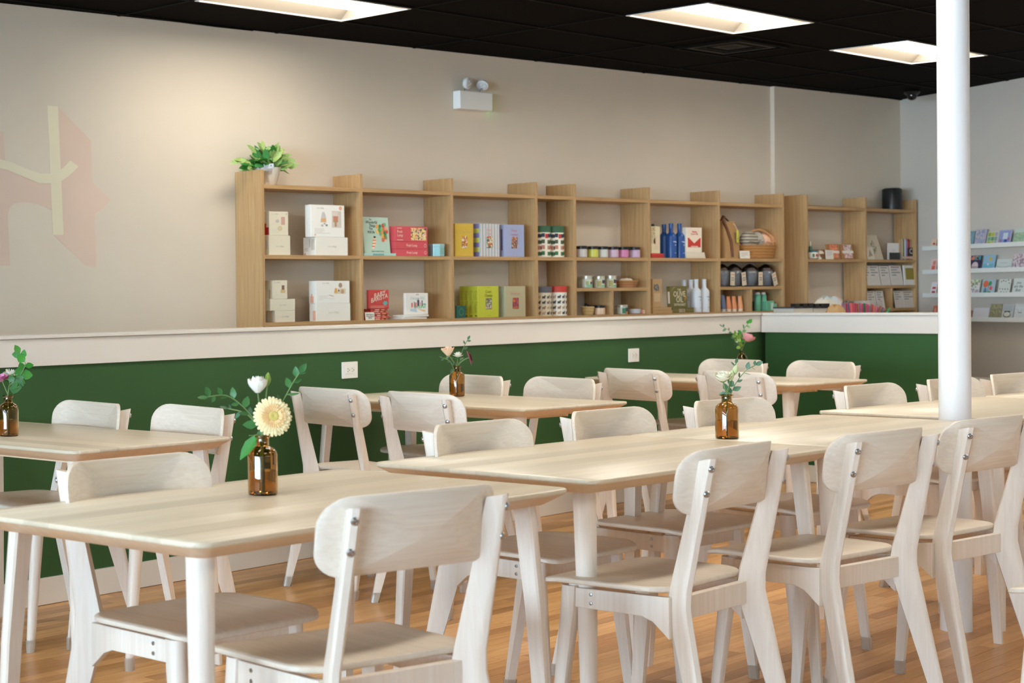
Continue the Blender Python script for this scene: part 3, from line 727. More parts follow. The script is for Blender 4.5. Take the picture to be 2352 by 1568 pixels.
b.disc(.80, .30, .10, pm((92, 190, 184), .5), asp=.7); b.lines(.1, .15, (.9, .75, .8), pm((240, 190, 170), .6), .05)
for k in range(22):
    an = k*2*pi/22; b.disc(.5+.34*cos(an), .58+.34*sin(an), .009, pm((120, 36, 34), .6), 'dot')
c = Item('price_card', 'small white price card in front of the red board books', 'card', 840, 861, 717, ZL, .002, pm((242, 238, 226), .7), y=YF+.006, lean=-.12); c.tx('Baby Barista\nBoard Book\n$9.99', .5, .5, .0125, INK)
a = Item('board_book', 'white board book lying flat under the city picture book', 'book', 923, 983, 728, ZL, .12, pm((228, 226, 220), .5), h=.014, rz=.06)
a2 = Item('board_book', 'white spiral board book lying askew on the flat white book', 'book', 930, 984, 722, a.top, .10, pm((236, 234, 228), .5), h=.012, rz=-.04)
b = Item('board_book', 'white upright board book with a sketched city skyline', 'book', 931, 984, 673, a2.top, .02, pm((240, 238, 232), .5), y=GF+.025, bevel=.004); b.tx('Chicago ABC', .52, .76, .024, pm((186, 206, 206), .6), shear=.2)
for u0, u1, v1, cc in ((.25, .32, .55, (226, 120, 110)), (.37, .40, .60, (70, 110, 110)), (.41, .48, .56, (216, 116, 110)), (.51, .60, .68, (96, 86, 110)), (.545, .565, .78, (96, 86, 110)), (.63, .67, .57, (224, 140, 130)), (.70, .74, .66, (90, 80, 100))): b.pr(u0, .34, u1, v1, pm(cc, .7), 'tower_print')
b.poly([(.38, .30), (.86, .30), (.88, .50), (.78, .52), (.7, .40), (.5, .40)], mosaic_mat('park_print', [(100, 190, 140), (150, 210, 160), (70, 170, 130), (226, 236, 220)], 160), 'park_print', 2); b.poly([(.5, .28), (.86, .2), (.84, .13), (.78, .14)], pm((238, 190, 140), .7), 'road_print', 2); b.poly([(.2, .16), (.5, .12), (.46, .27), (.22, .27)], pm((190, 208, 228), .7), 'lake_print', 2); b.pr(.48, .90, .50, .96, INK); b.pr(.54, .90, .56, .96, INK)
# --- bay 3: tall puzzle boxes
def puzzle(label, x0, x1, yt, z, depth, col, title, tcol, pic, y=GF, n=1):
    it = Item('puzzle_box', label, 'box', x0, x1, yt, z, depth, pm(col, .5) if not hasattr(col, 'name') else col, y=y)
    it.pr(.36, .26, .66, .66 if not title else .62, pic, 'picture', 2)
    if title: it.tx(title, .5, .76, .027, pm(tcol, .6), sx=.85)
    it.pr(.38, .95, .62, .957, pm(tcol, .6)); it.pr(.38, .05, .62, .057, pm(tcol, .6)); return it
puzzle('mustard yellow puzzle box on the upper shelf', 1045, 1087, 513.5, ZM, .06, (212, 178, 62), 'Good Morning', (226, 200, 110), mosaic_mat('cereal_print', [(206, 140, 70), (150, 90, 50), (236, 200, 150), (190, 110, 60), (226, 226, 214)], 110))
b = puzzle('puzzle box with pink and blue stripes and a purple and yellow spine', 1101, 1147, 514, ZM, .05, stripe_mat('candy_stripes', (226, 208, 206), (158, 188, 196), 0, 36), 'Beach\nPicnic', (232, 180, 170), mosaic_mat('salad_print', [(226, 90, 70), (206, 196, 150), (120, 170, 110), (170, 90, 60), (230, 220, 190), (80, 90, 100)], 110))
for k in range(7): b.side(.03, k/7, .97, (k+1)/7, pm((132, 124, 184) if k % 2 == 0 else (206, 204, 96), .6), 'spine_band')
b = puzzle('periwinkle blue puzzle box right of the striped box', 1158, 1204, 516, ZM, .045, (160, 172, 208), 'Happy\nCamper', (206, 150, 170), mosaic_mat('camp_print', [(150, 90, 70), (220, 180, 150), (110, 70, 60), (80, 80, 80), (190, 130, 100)], 120)); b.side(.3, .2, .6, .85, pm((96, 92, 130), .6), 'spine_title')
LIME = (196, 200, 58)
for k in range(4):
    b = puzzle(['front', 'second', 'third', 'rearmost'][k]+' lime green puzzle box of the row of four on the lower shelf', 1098, 1145, 657, ZL, .036, LIME, 'Court\nClassics' if k == 0 else '', (130, 128, 50), mosaic_mat('sport_print', [(80, 120, 90), (190, 120, 110), (60, 80, 110), (206, 200, 180), (150, 140, 70)], 120), y=GF+.0385*k)
    if k == 0: limex = b.t.location.x
    b.t.location.x = limex
    text('Court Classics', b.t, .024, pm((130, 128, 50), .6), (-b.w/2-.0008, b.d/2, b.h*.5), (pi/2, pi/2, -pi/2), 'CENTER')
    b.side(.3, .04, .7, .07, pm((30, 30, 26), .6), 'spine_mark')
b = puzzle('sage beige puzzle box right of the lime green row', 1160, 1207, 657, ZL, .05, (186, 176, 140), 'Heirloom', (214, 160, 140), mosaic_mat('tomato_print', [(176, 60, 56), (120, 50, 70), (206, 90, 50), (150, 70, 100), (196, 120, 60)], 110)); b.side(.05, 0, .95, 1, pm((176, 180, 150), .6), 'spine')
b = Item('note_card', 'small dark green card leaning in the lower left of the lime puzzles', 'card', 1049, 1070, 702, ZL, .012, pm((34, 92, 76), .6), y=YF+.008); b.disc(.5, .5, .28, pm((70, 120, 100), .7)); b.disc(.5, .5, .2, pm((34, 92, 76), .7), k=3)

# --- round tins, jars, bottles
def lathe_thing(name, label, cat, px, py, y, z, parts, group=None, rz=0):
    t = thing(name, label, cat, (shelf_x(px, py, y), y, z+.0005), rz, group)
    for nm, prof, mat in parts: obj(nm, MB().lathe(prof, 28), mat, t, smooth=40)
    return t
def tin_print(t, r, h, sprites):
    for k, (ang, v_, w_, hh, col) in enumerate(sprites):
        a0 = -pi/2+ang; n = 4; pts = []
        for zz in (v_, v_+hh):
            for i in range(n+1): an = a0+w_/r*(i/n-.5); pts.append(((r+.0006)*cos(an), (r+.0006)*sin(an), zz))
        obj('print', MB().add(pts, [(i, i+1, n+1+i+1, n+1+i) for i in range(n)]), pm(col, .6), t)
def round_tin(label, px, ytop, z, y, lid, body, sprites, r=.062):
    h = hgt(px, ytop, z, y)
    t = lathe_thing('round_tin', label, 'tin', px, ytop+40, y, z, [('body', [(r-.001, 0), (r, .001), (r, h*.79)], body), ('lid', [(r+.0015, h*.79), (r+.0015, h-.003), (r-.002, h), (.01, h)], lid)], 'round puzzle tins')
    tin_print(t, r, h, sprites(h)); return t
def butterflies(h):
    o = []
    for ang in (-.9, .2, 1.1):
        for v_, c1 in ((.62, (40, 52, 70)), (.42, (70, 90, 60)), (.24, (190, 130, 110)), (.05, (52, 110, 66))):
            o += [(ang-.22, v_*h, .022, h*.12, c1), (ang+.22, v_*h+.004, .022, h*.12, c1), (ang, v_*h, .006, h*.11, (30, 30, 30))]
        o.append((ang+.62, .60*h, .022, .14*h, (196, 52, 50)))
    return o
def dogs(h):
    o = []; rnd = random.Random(4)
    for ang in (-1.2, -.7, -.2, .3, .8, 1.2):
        for v_ in (.06, .24, .42, .60):
            c1 = rnd.choice([(60, 56, 60), (150, 110, 80), (90, 80, 80), (190, 160, 130), (120, 90, 90)])
            o += [(ang, v_*h, .020, h*.07, c1), (ang+.13, v_*h+h*.05, .009, h*.05, c1), (ang-.1, v_*h-h*.02, .004, h*.05, c1), (ang+.08, v_*h-h*.02, .004, h*.05, c1)]
    return o
DG = pm((50, 96, 66), .5); TB = pm((236, 230, 214), .6); DR = pm((196, 62, 48), .5)
round_tin('white butterfly tin with dark green lid, half hidden by the shelf side', 1243, 519, ZM, YF+.085, DG, TB, butterflies)
round_tin('white butterfly tin with dark green lid, in full view', 1273.5, 520, ZM, YF+.085, DG, TB, butterflies)
round_tin('white dog-print tin with grey lid on the narrow lower shelf', 1245, 658, ZL, YF+.085, pm((96, 92, 98), .5), pm((222, 206, 176), .6), dogs)
round_tin('white dog-print tin with red lid at the front of the narrow lower shelf', 1280, 657, ZL, YF+.080, DR, TB, dogs)
def jar(label, px, ytop, z, y, col, lid=None, r=.037, group='candle jars', name='candle_jar', cat='jar'):
    h = hgt(px, ytop, z, y); lid = lid or M_BLACK
    g = lathe_thing(name, label, cat, px, ytop+12, y, z, [('jar', [(r-.004, 0), (r, .004), (r, h*.70), (r-.004, h*.74)], pm(col, .35)), ('lid', [(r-.001, h*.74), (r-.0005, h-.002), (r-.004, h), (.006, h)], lid)], group)
    return g
for k, (px, yt, col, nm) in enumerate([(1335.5, 565, (206, 200, 196), 'leftmost grey'), (1361.5, 565.5, (200, 202, 90), 'yellow green'), (1384, 566, (202, 204, 198), 'pale grey middle'), (1408, 566.5, (204, 176, 196), 'mauve'), (1431, 567, (206, 128, 170), 'pink'), (1457.5, 567.5, (200, 172, 200), 'rightmost lilac')]):
    jar(nm+' candle jar with black lid in the front row', px, yt, ZM, YF+.05, col)
jar('green candle jar with black lid behind the front row', 1357, 566, ZM, YF+.165, (170, 186, 80)); jar('pink candle jar with black lid behind the front row', 1449, 567, ZM, YF+.15, (200, 120, 165))
def tin_jar(label, px, yt, z, y, sp):
    r = .037; h = hgt(px, yt, z, y)
    t = jar(label, px, yt, z, y, (206, 208, 190), pm((206, 204, 186), .35, .5), r, 'small patterned tins', 'candle_tin', 'tin')
    tin_print(t, r, h, [(a, h*v_, w_, h*q, c1) for a, v_, w_, q, c1 in sp])
SPA = [(-.3, .06, .05, .22, (130, 180, 150)), (.5, .34, .03, .3, (206, 130, 110)), (0, .3, .02, .2, (60, 80, 90)), (-.8, .25, .02, .3, (160, 170, 110))]
SPB = [(.2, .36, .045, .3, (60, 64, 80)), (.4, .3, .025, .15, (206, 100, 80)), (-.2, .06, .05, .2, (130, 176, 146)), (-.9, .1, .03, .5, (170, 160, 100))]
tin_jar('patterned candle tin left in the front row above the dividers', 1347.5, 633, ZS, YF+.05, SPA); tin_jar('patterned candle tin in the middle of the front row', 1376.5, 634, ZS, YF+.05, SPB); tin_jar('patterned candle tin right in the front row beside the wicker tray', 1403, 632.5, ZS, YF+.05, SPB)
tin_jar('patterned candle tin at the far left behind the front row', 1338, 636, ZS, YF+.145, SPA); tin_jar('patterned candle tin behind the left gap of the front row', 1366, 636, ZS, YF+.145, SPB); tin_jar('patterned candle tin behind the right gap of the front row', 1395, 634, ZS, YF+.145, SPB)
jar('cream candle jar with black lid beside the round straw basket', 1377, 701, ZL, YF+.05, (222, 190, 160)); jar('cream candle jar with black lid behind the other cream jar', 1366, 702, ZL, YF+.14, (196, 176, 140))
tin_jar('colourful candle tin alone in the small right compartment', 1429, 700, ZL, YF+.05, [(-.5, .1, .03, .55, (60, 120, 90)), (.1, .3, .03, .4, (50, 70, 90)), (.7, .35, .025, .3, (206, 80, 80)), (.2, .06, .04, .22, (214, 130, 80))]); tin_jar('candle tin half hidden behind the divider', 1421, 701, ZL, YF+.14, SPB)
t = lathe_thing('small_dish', 'small pale dish at the right of the small compartment', 'dish', 1458, 722, YF+.05, ZL, [('dish', [(.02, 0), (.036, .004), (.042, .034), (.039, .034), (.033, .008), (.005, .006)], pm((206, 206, 210), .4))])
t = thing('pink_soap', 'small pink soap bar beside the pale dish', 'soap', (shelf_x(1476, 722, YF+.045), YF+.045, ZL+.0005)); obj('bar', MB().box(-.02, .02, -.012, .012, 0, .026), pm((224, 168, 150), .6), t, bevel=.006); obj('wrapper_band', MB().box(-.006, .006, -.0126, .0126, -.0002, .0265), CREAMP, t)
def bottle_thing(label, px, yt, y, z, mat, group, script, r=.036):
    h = hgt(px, yt, z, y)
    t = lathe_thing('bottle', label, 'bottle', px, yt+40, y, z, [('glass', [(r-.003, 0), (r, .003), (r, h*.60), (r*.93, h*.655), (r*.62, h*.71), (r*.42, h*.745), (r*.40, h*.86)], mat), ('cap', [(r*.42, h*.86), (r*.43, h*.995), (r*.36, h), (.003, h)], mat)], group)
    tin_print(t, r, h, [(-.15, h*.46, .028, h*.022, script), (.1, h*.44, .02, h*.014, script), (0, h*.36, .012, h*.03, script), (0, h*.14, .02, h*.012, script)]); return t
BLU = pm((32, 78, 146), .3); SCR = pm((210, 220, 235), .5); WBT = pm((212, 216, 222), .3)
bottle_thing('matte blue bottle, leftmost of three', 1525.5, 515, YF+.11, ZM, BLU, 'blue bottles', SCR); bottle_thing('matte blue bottle, middle of three', 1541.5, 513, YF+.06, ZM, BLU, 'blue bottles', SCR); bottle_thing('matte blue bottle, rightmost of three', 1561, 513.5, YF+.06, ZM, BLU, 'blue bottles', SCR)
S2 = pm((140, 150, 165), .5)
bottle_thing('white bottle at the back behind the olive book', 1571, 643, YF+.16, ZL, WBT, 'white bottles', S2); bottle_thing('white bottle half hidden between two white bottles', 1587, 642, YF+.13, ZL, WBT, 'white bottles', S2); bottle_thing('white bottle right of the olive book', 1599, 641, YF+.06, ZL, WBT, 'white bottles', S2); bottle_thing('white bottle at the far right of the white bottles', 1617.5, 641, YF+.06, ZL, WBT, 'white bottles', S2)
# --- bay 6 boxes
a = Item('gift_box', 'flat red box lying below the floral box, lower one', 'box', 1497, 1526, 589, ZM, .13, pm((196, 52, 50), .5), h=.016); b = Item('gift_box', 'flat red box lying below the floral box, upper one', 'box', 1497, 1525, 584, a.top, .13, pm((206, 60, 56), .5), h=.014)
c = Item('oil_box', 'tall cream box with green floral print beside the blue bottles', 'box', 1496, 1516, 520, b.top, .05, pm((226, 212, 178), .6)); c.pr(.02, .35, .45, .98, mosaic_mat('vine_print', [(226, 212, 178), (150, 170, 110), (226, 212, 178), (196, 120, 100), (170, 180, 130)], 170), 'vine_print'); c.pr(.3, .3, .9, .55, pm((232, 206, 176), .6), 'label'); c.lines(.35, .26, (.8, .75, .8), GREY, .05)
obj('stopper', MB().lathe([(.011, 0), (.011, .014), (.008, .018)], 16, (.004, .025, c.h)), M_BLACK, c.t, smooth=40)
zz = ZM
for k in range(3):
    it = Item('card_box', ['lowest', 'middle', 'top'][k]+' flat cream box under the red envelope box', 'box', [1578, 1577, 1576][k], [1621, 1620, 1619][k], 590, zz, .10, pm((232, 224, 204), .6), h=.0135); zz = it.top
b = Item('card_box', 'white box printed with an opened red envelope', 'box', 1576, 1612, 522.5, zz, .03, pm((242, 232, 214), .6)); b.pr(.10, .20, .92, .58, pm((206, 60, 50), .6), 'envelope'); b.poly([(.16, .58), (.86, .58), (.86, .94), (.16, .94)], pm((244, 226, 206), .6), 'letter', 2); b.poly([(.16, .58), (.5, .36), (.86, .58)], pm((244, 226, 206), .6), 'letter', 3); b.tx('Hoping\nYou\'re OK', .5, .78, .019, pm((206, 60, 70), .6), shear=.2, k=4); b.pr(.3, .22, .74, .25, CREAMP, k=2)
a = Item('kraft_box', 'flat brown kraft box on the lower shelf, bottom one', 'box', 1500, 1545, 716, ZL, .12, KRAFT, h=.021); b = Item('kraft_box', 'flat brown kraft box on the lower shelf, upper one', 'box', 1500, 1543, 709, a.top, .12, KRAFT, h=.021)
c = Item('kraft_box', 'tall brown kraft box with a small photograph on it', 'box', 1499, 1520, 641, b.top, .06, pm((190, 156, 112), .8), y=GF+.03); c.pr(.12, .58, .70, .82, mosaic_mat('old_photo', [(120, 116, 108), (80, 78, 74), (170, 166, 156)], 130), 'photograph'); c.pr(.15, .2, .8, .5, pm((206, 178, 138), .7), 'label')
a = Item('cook_book', 'olive green cook book lying flat under the upright one', 'book', 1546, 1594, 709, ZL, .13, pm((110, 100, 50), .5), h=.037); a.tx('OLIVE OIL', .42, .62, .016, CREAMP); a.tx('OLIVE OIL', .42, .25, .016, CREAMP); a.pr(0, .48, 1, .52, pm((160, 150, 110), .6))
b = Item('cook_book', 'upright olive green cook book lettered THE OLIVE OIL ENTHUSIAST', 'book', 1541, 1580, 657, a.top, .03, pm((112, 102, 52), .5), y=GF+.01, lean=-.05)
for s_, v_, z_ in (('THE', .82, .022), ('OLIVE', .62, .055), ('OIL', .36, .055), ('ENTHUSIAST', .13, .024)): b.tx(s_, .52, v_, z_, pm((240, 230, 200), .5), sx=.95)
b.side(.2, .2, .7, .75, CREAMP, 'spine_title'); b.poly([(.05, .75), (.2, .9), (.35, .96), (.2, .95)], pm((170, 150, 90), .6), 'branch_print'); b.poly([(.8, .3), (.95, .45), (.9, .6)], pm((170, 130, 70), .6), 'branch_print')
# --- bay 7: shopping bag, basket with towels
t = thing('kraft_tote', 'brown canvas tote bag with leather strap and yellow tag', 'bag', (shelf_x(1671, 560, YF+.07), YF+.07, ZM+.0005))
obj('bag', MB().loft([[(x*a, y*b, z) for x, y in rrect(-.09, .09, -.05, .05, .02, 3)] for z, a, b in ((0, 1, 1), (.12, .98, .9), (.22, .92, .55), (.27, .9, .25))]), pm((176, 138, 92), .8), t, smooth=50)
obj('strap', MB().tube([(-.02, -.052, .01), (-.03, -.050, .12), (-.055, -.035, .21), (-.085, -.02, .285), (-.04, 0, .30)], .011, 8), pm((112, 66, 34), .5), t, smooth=50); obj('handle', MB().tube([(-.09, .01, .25), (-.03, .015, .31), (.04, .015, .27)], .006, 8), pm((70, 44, 28), .5), t, smooth=50)
g = obj('tag', MB().box(.028, .052, -.056, -.054, .115, .205), pm((206, 206, 70), .6), t); obj('string', MB().tube([(.04, -.055, .205), (.025, -.05, .235), (.01, -.04, .255)], .0015, 5), CREAMP, t); obj('tag_text', MB().box(.034, .046, -.0568, -.0561, .14, .145), INK, g)
bx = shelf_x(1737, 580, YF+.10)
t = thing('wicker_basket', 'wicker basket with a tall hoop handle holding rolled towels', 'basket', (bx, YF+.10, ZM+.0005))
WK = [pm((176, 122, 66), .7), pm((196, 146, 88), .7)]
def ell(a, b, k, n=40): return (a*cos(2*pi*k/n), b*sin(2*pi*k/n))
for j in range(9):
    a, b = .175+.0046*j, .066+.0018*j; z = .008+.0108*j
    pts = [(x*(1+.015*sin(2*pi*k/48*12+pi*j)), y*(1+.03*sin(2*pi*k/48*12+pi*j)), z) for k in range(49) for x, y in [ell(a, b, k, 48)]]
    obj('weave', MB().tube(pts, .0060, 6, False), WK[j % 2], t, smooth=60)
for k in range(24):
    x, y = ell(.174, .066, k, 24); x2, y2 = ell(.214, .084, k, 24); obj('stake', MB().tube([(x, y, 0), (x2, y2, .112)], .0036, 6), WK[1], t)
obj('base', MB().prism([ell(.174, .064, k) for k in range(40)], 'z', 0, .006), WK[0], t)
obj('handle', MB().tube([(.13*cos(an)*1.05, -.03*cos(an)-.02, .09+.125*sin(an)) for an in [pi*k/16 for k in range(17)]], .0085, 8), pm((190, 140, 92), .7), t, smooth=60)
c = Item('price_card', 'white price card leaning on the wicker basket', 'card', 1700, 1723, 576, ZM, .002, pm((240, 234, 222), .7), y=YF+.008, lean=-.08); c.lines(.15, .75, (.85, .8, .85, .5), pm((170, 140, 130), .7), .16, .04)
def towel(label, x, y, z, w_, h_, mat, rz=0):
    t = thing('rolled_towel', label, 'towel', (x, y, z), rz)
    secs = []
    for k in range(9):
        s_ = -1+2*k/8; q = sqrt(max(.12, 1-abs(s_)**4)); secs.append([(s_*w_/2, .045*q*cos(2*pi*i/16)*(1+.08*sin(3*i)), h_*.5+h_*.5*q*sin(2*pi*i/16)*(1+.06*cos(2*i+k))) for i in range(16)])
    obj('cloth', MB().loft(secs), mat, t, smooth=70); obj('fold', MB().tube([(-w_*.45, -.047, h_*.45), (0, -.050, h_*.40), (w_*.45, -.046, h_*.5)], .005, 6), mat, t, smooth=70); return t
SG = stripe_mat('grey_stripes', (196, 186, 166), (110, 108, 104), 2, 44, .6); SG2 = stripe_mat('pale_stripes', (206, 202, 190), (168, 166, 160), 0, 60, .6); SO = stripe_mat('orange_cloth', (240, 178, 136), (250, 214, 184), 0, 60, .6)
towel('rolled grey striped towel at the left in the wicker basket', bx-.115, YF+.085, ZM+.075, .19, .125, SG, .1); towel('pale grey striped towel in the middle of the wicker basket', bx-.005, YF+.11, ZM+.075, .13, .13, SG2, -.3); towel('orange striped towel at the right in the wicker basket', bx+.115, YF+.10, ZM+.075, .19, .12, SO, .1)
# plastic-wrapped grey mugs with paper tags
for k, (px, lb) in enumerate([(1657, 'half hidden at the left end'), (1685, 'second from the left'), (1722, 'third from the left'), (1758, 'at the right end')]):
    y = YF+.075; t = thing('wrapped_mug', 'grey mug wrapped in clear film with paper tag, '+lb, 'mug', (shelf_x(px, 635, y), y, ZS+.0005), 0, 'film-wrapped grey mugs')
    obj('mug', MB().lathe([(.04, 0), (.056, .008), (.062, .04), (.060, .085), (.052, .115), (.048, .112), (.05, .08), (.02, .02)], 24), pm((132, 136, 144), .4), t, smooth=50)
    obj('plush', MB().lathe([(.045, .09), (.048, .115), (.03, .14), (.008, .146)], 16), pm((104, 88, 82), .9), t, smooth=60)
    obj('film', MB().loft([[(r*(1+.07*sin(5*a_+k))*cos(a_), r*.95*(1+.07*cos(4*a_))*sin(a_), z) for a_ in [2*pi*i/20 for i in range(20)]] for r, z in ((.06, .0005), (.070, .03), (.072, .09), (.055, .135), (.025, .158), (.008, .166))], False), M_FILM, t, smooth=25)
    g = obj('tag', MB().box(-.026, .026, -.0775, -.0765, .008, .105).xf(Matrix.Translation((.018, 0, 0)) @ Matrix.Rotation([.05, -.12, 0, -.35][k], 4, 'Y')), pm((214, 198, 174), .7), t); 
    for zz, cc in ((.085, (200, 130, 100)), (.06, (120, 110, 100)), (.045, (120, 110, 100))): obj('tag_print', MB().box(-.016, .016, -.0782, -.0776, zz, zz+.006).xf(Matrix.Translation((.018, 0, 0)) @ Matrix.Rotation([.05, -.12, 0, -.35][k], 4, 'Y')), pm(cc, .7), g)
def tube_thing(label, px, yt, col, cap, name='cream_tube', cat='tube'):
    y = YF+.05; h = hgt(px, yt, ZL, y); t = thing(name, label, cat, (shelf_x(px, 700, y), y, ZL+.0005), 0, 'cosmetic tubes')
    obj('tube', MB().loft([[(.021*cos(a_)*(1-.0*q)+0, .021*sin(a_)*(1-q*.9), z) for a_ in [2*pi*i/20 for i in range(20)]] for q, z in ((0, .02), (0, .035), (.5, h*.7), (1, h))]), pm(col, .4), t, smooth=50); obj('cap', MB().lathe([(.019, 0), (.0195, .002), (.0195, .026), (.018, .028)], 20), pm(cap, .4), t, smooth=40)
tube_thing('slate blue tube at the left of the orange tubes', 1660.5, 677, (96, 110, 140), (200, 196, 190)); tube_thing('orange tube, left of three', 1673, 680, (226, 140, 92), (226, 206, 186)); tube_thing('orange tube, middle of three', 1685.5, 680, (232, 150, 100), (226, 206, 186)); tube_thing('orange tube, right of three', 1699.5, 679.5, (236, 164, 116), (230, 210, 190))
def pump(label, px, yt, y=YF+.06):
    h = hgt(px, yt, ZL, y); lathe_thing('spray_bottle', label, 'bottle', px, 700, y, ZL, [('body', [(.021, 0), (.023, .003), (.023, h*.84), (.019, h*.88)], pm((104, 176, 142), .35)), ('cap', [(.018, h*.88), (.0175, h*.95), (.012, h), (.003, h)], pm((232, 226, 220), .4))], 'green spray bottles')
pump('green spray bottle with white cap, left one', 1740, 671); pump('green spray bottle with white cap, right one', 1753, 671, YF+.07); jar('dark teal jar half hidden behind the divider', 1735, 692, ZL, YF+.15, (60, 110, 110), pm((60, 110, 110), .5), .03, 'green jars')
a = Item('soap_box', 'green paper box beside the green spray bottles', 'box', 1762, 1778, 691, ZL, .05, pm((110, 180, 146), .5)); b = Item('soap_box', 'lower green box at the far right of the shelf', 'box', 1778, 1785, 697, ZL, .05, pm((120, 186, 152), .5)); a.pr(.55, .1, .9, .8, pm((206, 226, 210), .6), 'label')
# straw basket and wicker tray in the candle bay
def small_basket(label, px, yt, z, r, col, name):
    y = YF+.07; h = hgt(px, yt, z, y); t = thing(name, label, 'basket', (shelf_x(px, yt+10, y), y, z+.0005))
    n = 6
    for j in range(n): q = r*(.78+.22*j/(n-1)); obj('weave', MB().tube([(q*cos(2*pi*k/28)*(1+.02*sin(k*7+j*3)), q*.8*sin(2*pi*k/28), h*(j+.5)/n) for k in range(29)], h/n*.56, 6, False), pm(col if j % 2 else tuple(int(c*.92) for c in col), .8), t, smooth=60)
    obj('base', MB().prism([(r*.76*cos(2*pi*k/24), r*.6*sin(2*pi*k/24)) for k in range(24)], 'z', 0, .004), pm(col, .8), t); return t, h
t, h = small_basket('oval wicker tray with folded cloth beside the patterned tins', 1438, 644, ZS, .088, (176, 126, 80), 'wicker_tray'); obj('cloth', MB().loft([[(.06*q*cos(2*pi*i/14), .04*q*sin(2*pi*i/14), z+.006*sin(i*2.3)) for i in range(14)] for q, z in ((1, h*.5), (.9, h*1.05), (.5, h*1.25))]), pm((226, 214, 196), .8), t, smooth=60)
t, h = small_basket('round straw basket of black clips in the small left compartment', 1350, 704, ZL, .046, (206, 178, 120), 'straw_basket')
for k in range(3): obj('clip', MB().box(-.035, .035, -.004, .004, 0, .006).xf(Matrix.Translation((-.012, -.02+.016*k, h+.006)) @ Matrix.Rotation(.35, 4, 'Y') @ Matrix.Rotation(.3*k, 4, 'Z')), M_BLACK, t)
# --- corner bookcase
Y9 = YF
def cardbox(name, label, cat, x0, x1, yt, z, d, col, y=YF+.02, lean=-.0, h=None, **k): return Item(name, label, cat, x0, x1, yt, z, d, pm(col, .65), y=y, lean=lean, h=h)
t = lathe_thing('glass_vial', 'tiny green and white vial at the left end of the corner bookcase', 'bottle', 1861, 570, YF+.06, ZM, [('vial', [(.012, 0), (.013, .09), (.008, .10)], pm((60, 100, 70), .4)), ('cap', [(.009, .10), (.009, .13), (.006, .135)], pm((226, 216, 196), .5))])
t = lathe_thing('painted_cup', 'small painted cup with a red flower', 'cup', 1867, 586, YF+.035, ZM, [('cup', [(.022, 0), (.036, .008), (.038, .05), (.033, .062), (.02, .066)], pm((226, 222, 206), .4)), ('rim', [(.034, .05), (.039, .052), (.034, .064), (.02, .067)], pm((60, 110, 120), .4))]); tin_print(t, .0385, .06, [(-.2, .018, .02, .02, (190, 60, 50)), (-.9, .015, .015, .025, (60, 110, 80))])
t = lathe_thing('mushroom_figure', 'small white mushroom figurine beside the painted cup', 'figurine', 1882, 588, YF+.035, ZM, [('stalk', [(.018, 0), (.014, .02), (.011, .042)], pm((232, 226, 212), .6)), ('cap', [(.008, .036), (.034, .040), (.032, .052), (.018, .064), (.003, .068)], pm((226, 206, 186), .6))])
cardbox('kraft_box', 'small brown kraft box behind a white card', 'box', 1885, 1912, 573, ZM, .08, (140, 100, 62)); c = cardbox('price_card', 'white price card in front of the small kraft box', 'card', 1897, 1915, 574, ZM, .002, (236, 228, 216), y=YF+.008, lean=-.08); c.lines(.15, .8, (.85, .8, .85, .6), GREY, .14, .04)
for lb, x0, x1, col, mos in (('orange patterned chocolate bar in a kraft stand', 1905, 1930, (236, 150, 110), [(236, 140, 96), (240, 170, 130), (226, 110, 80)]), ('pink confetti chocolate bar in a kraft stand', 1937, 1962, (236, 212, 206), [(236, 216, 210), (236, 216, 210), (206, 120, 130), (236, 216, 210), (150, 150, 120)])):
    a = cardbox('chocolate_bar', lb, 'chocolate', x0, x1, 560, ZM, .02, (176, 122, 70), lean=-.14); a.pr(.14, .08, .88, .96, mosaic_mat(lb, mos, 110), 'wrapper'); a.pr(0, .40, 1, .56, pm((244, 236, 224), .6), 'band', 2)
a = cardbox('art_print', 'cream botanical art print leaning in the corner bookcase', 'print', 1995, 2030, 537, ZM, .004, (214, 200, 176), y=YF+.03, lean=-.30); a.poly([(.3, .2), (.6, .25), (.75, .5), (.6, .8), (.45, .7), (.35, .4)], mosaic_mat('botanic', [(206, 192, 168), (150, 140, 120), (196, 182, 158), (120, 116, 100)], 90), 'plant_print')
a = cardbox('art_print', 'smaller cream print leaning before the botanical print', 'print', 1993, 2010, 566, ZM, .004, (222, 212, 194), y=YF+.014, lean=-.2); a.poly([(.2, .2), (.8, .3), (.5, .8)], pm((170, 150, 130), .7))
a = cardbox('acrylic_stand', 'white card in a clear acrylic stand beside the pencils', 'sign', 2039, 2065, 558, ZM, .004, (236, 234, 230), y=YF+.03); a.tx('2024', .5, .55, .02, LG); obj('acrylic', MB().box(-a.w/2-.004, a.w/2+.012, -.02, -.016, 0, a.h*.42), M_FILM, a.t)
t = thing('pencil_pack', 'pack of coloured pencils with a black letter C label', 'pencils', (shelf_x(2082, 570, YF+.04), YF+.04, ZM+.0005)); hh = hgt(2082, 549, ZM, YF+.04); rc = [(206, 150, 70), (150, 150, 170), (226, 190, 80), (60, 110, 120), (226, 226, 220), (130, 140, 190), (206, 60, 60), (40, 40, 44), (226, 110, 90), (96, 150, 90), (240, 220, 120), (50, 70, 130)]
for k in range(12): obj('pencil', MB().tube([(-.11+.02*k, 0, .002), (-.11+.02*k, 0, hh*.93), (-.11+.02*k, 0, hh)], [.009, .009, .003], 6), pm(rc[k], .5), t)
g = obj('label', MB().box(-.005, .085, -.014, -.012, hh*.18, hh*.58), pm((24, 24, 26), .5), t); text('C', t, .06, pm((240, 240, 236), .5), (.04, -.0145, hh*.40)); obj('band', MB().box(-.122, .122, -.0118, -.0105, hh*.05, hh*.16), pm((226, 190, 170), .6), t)
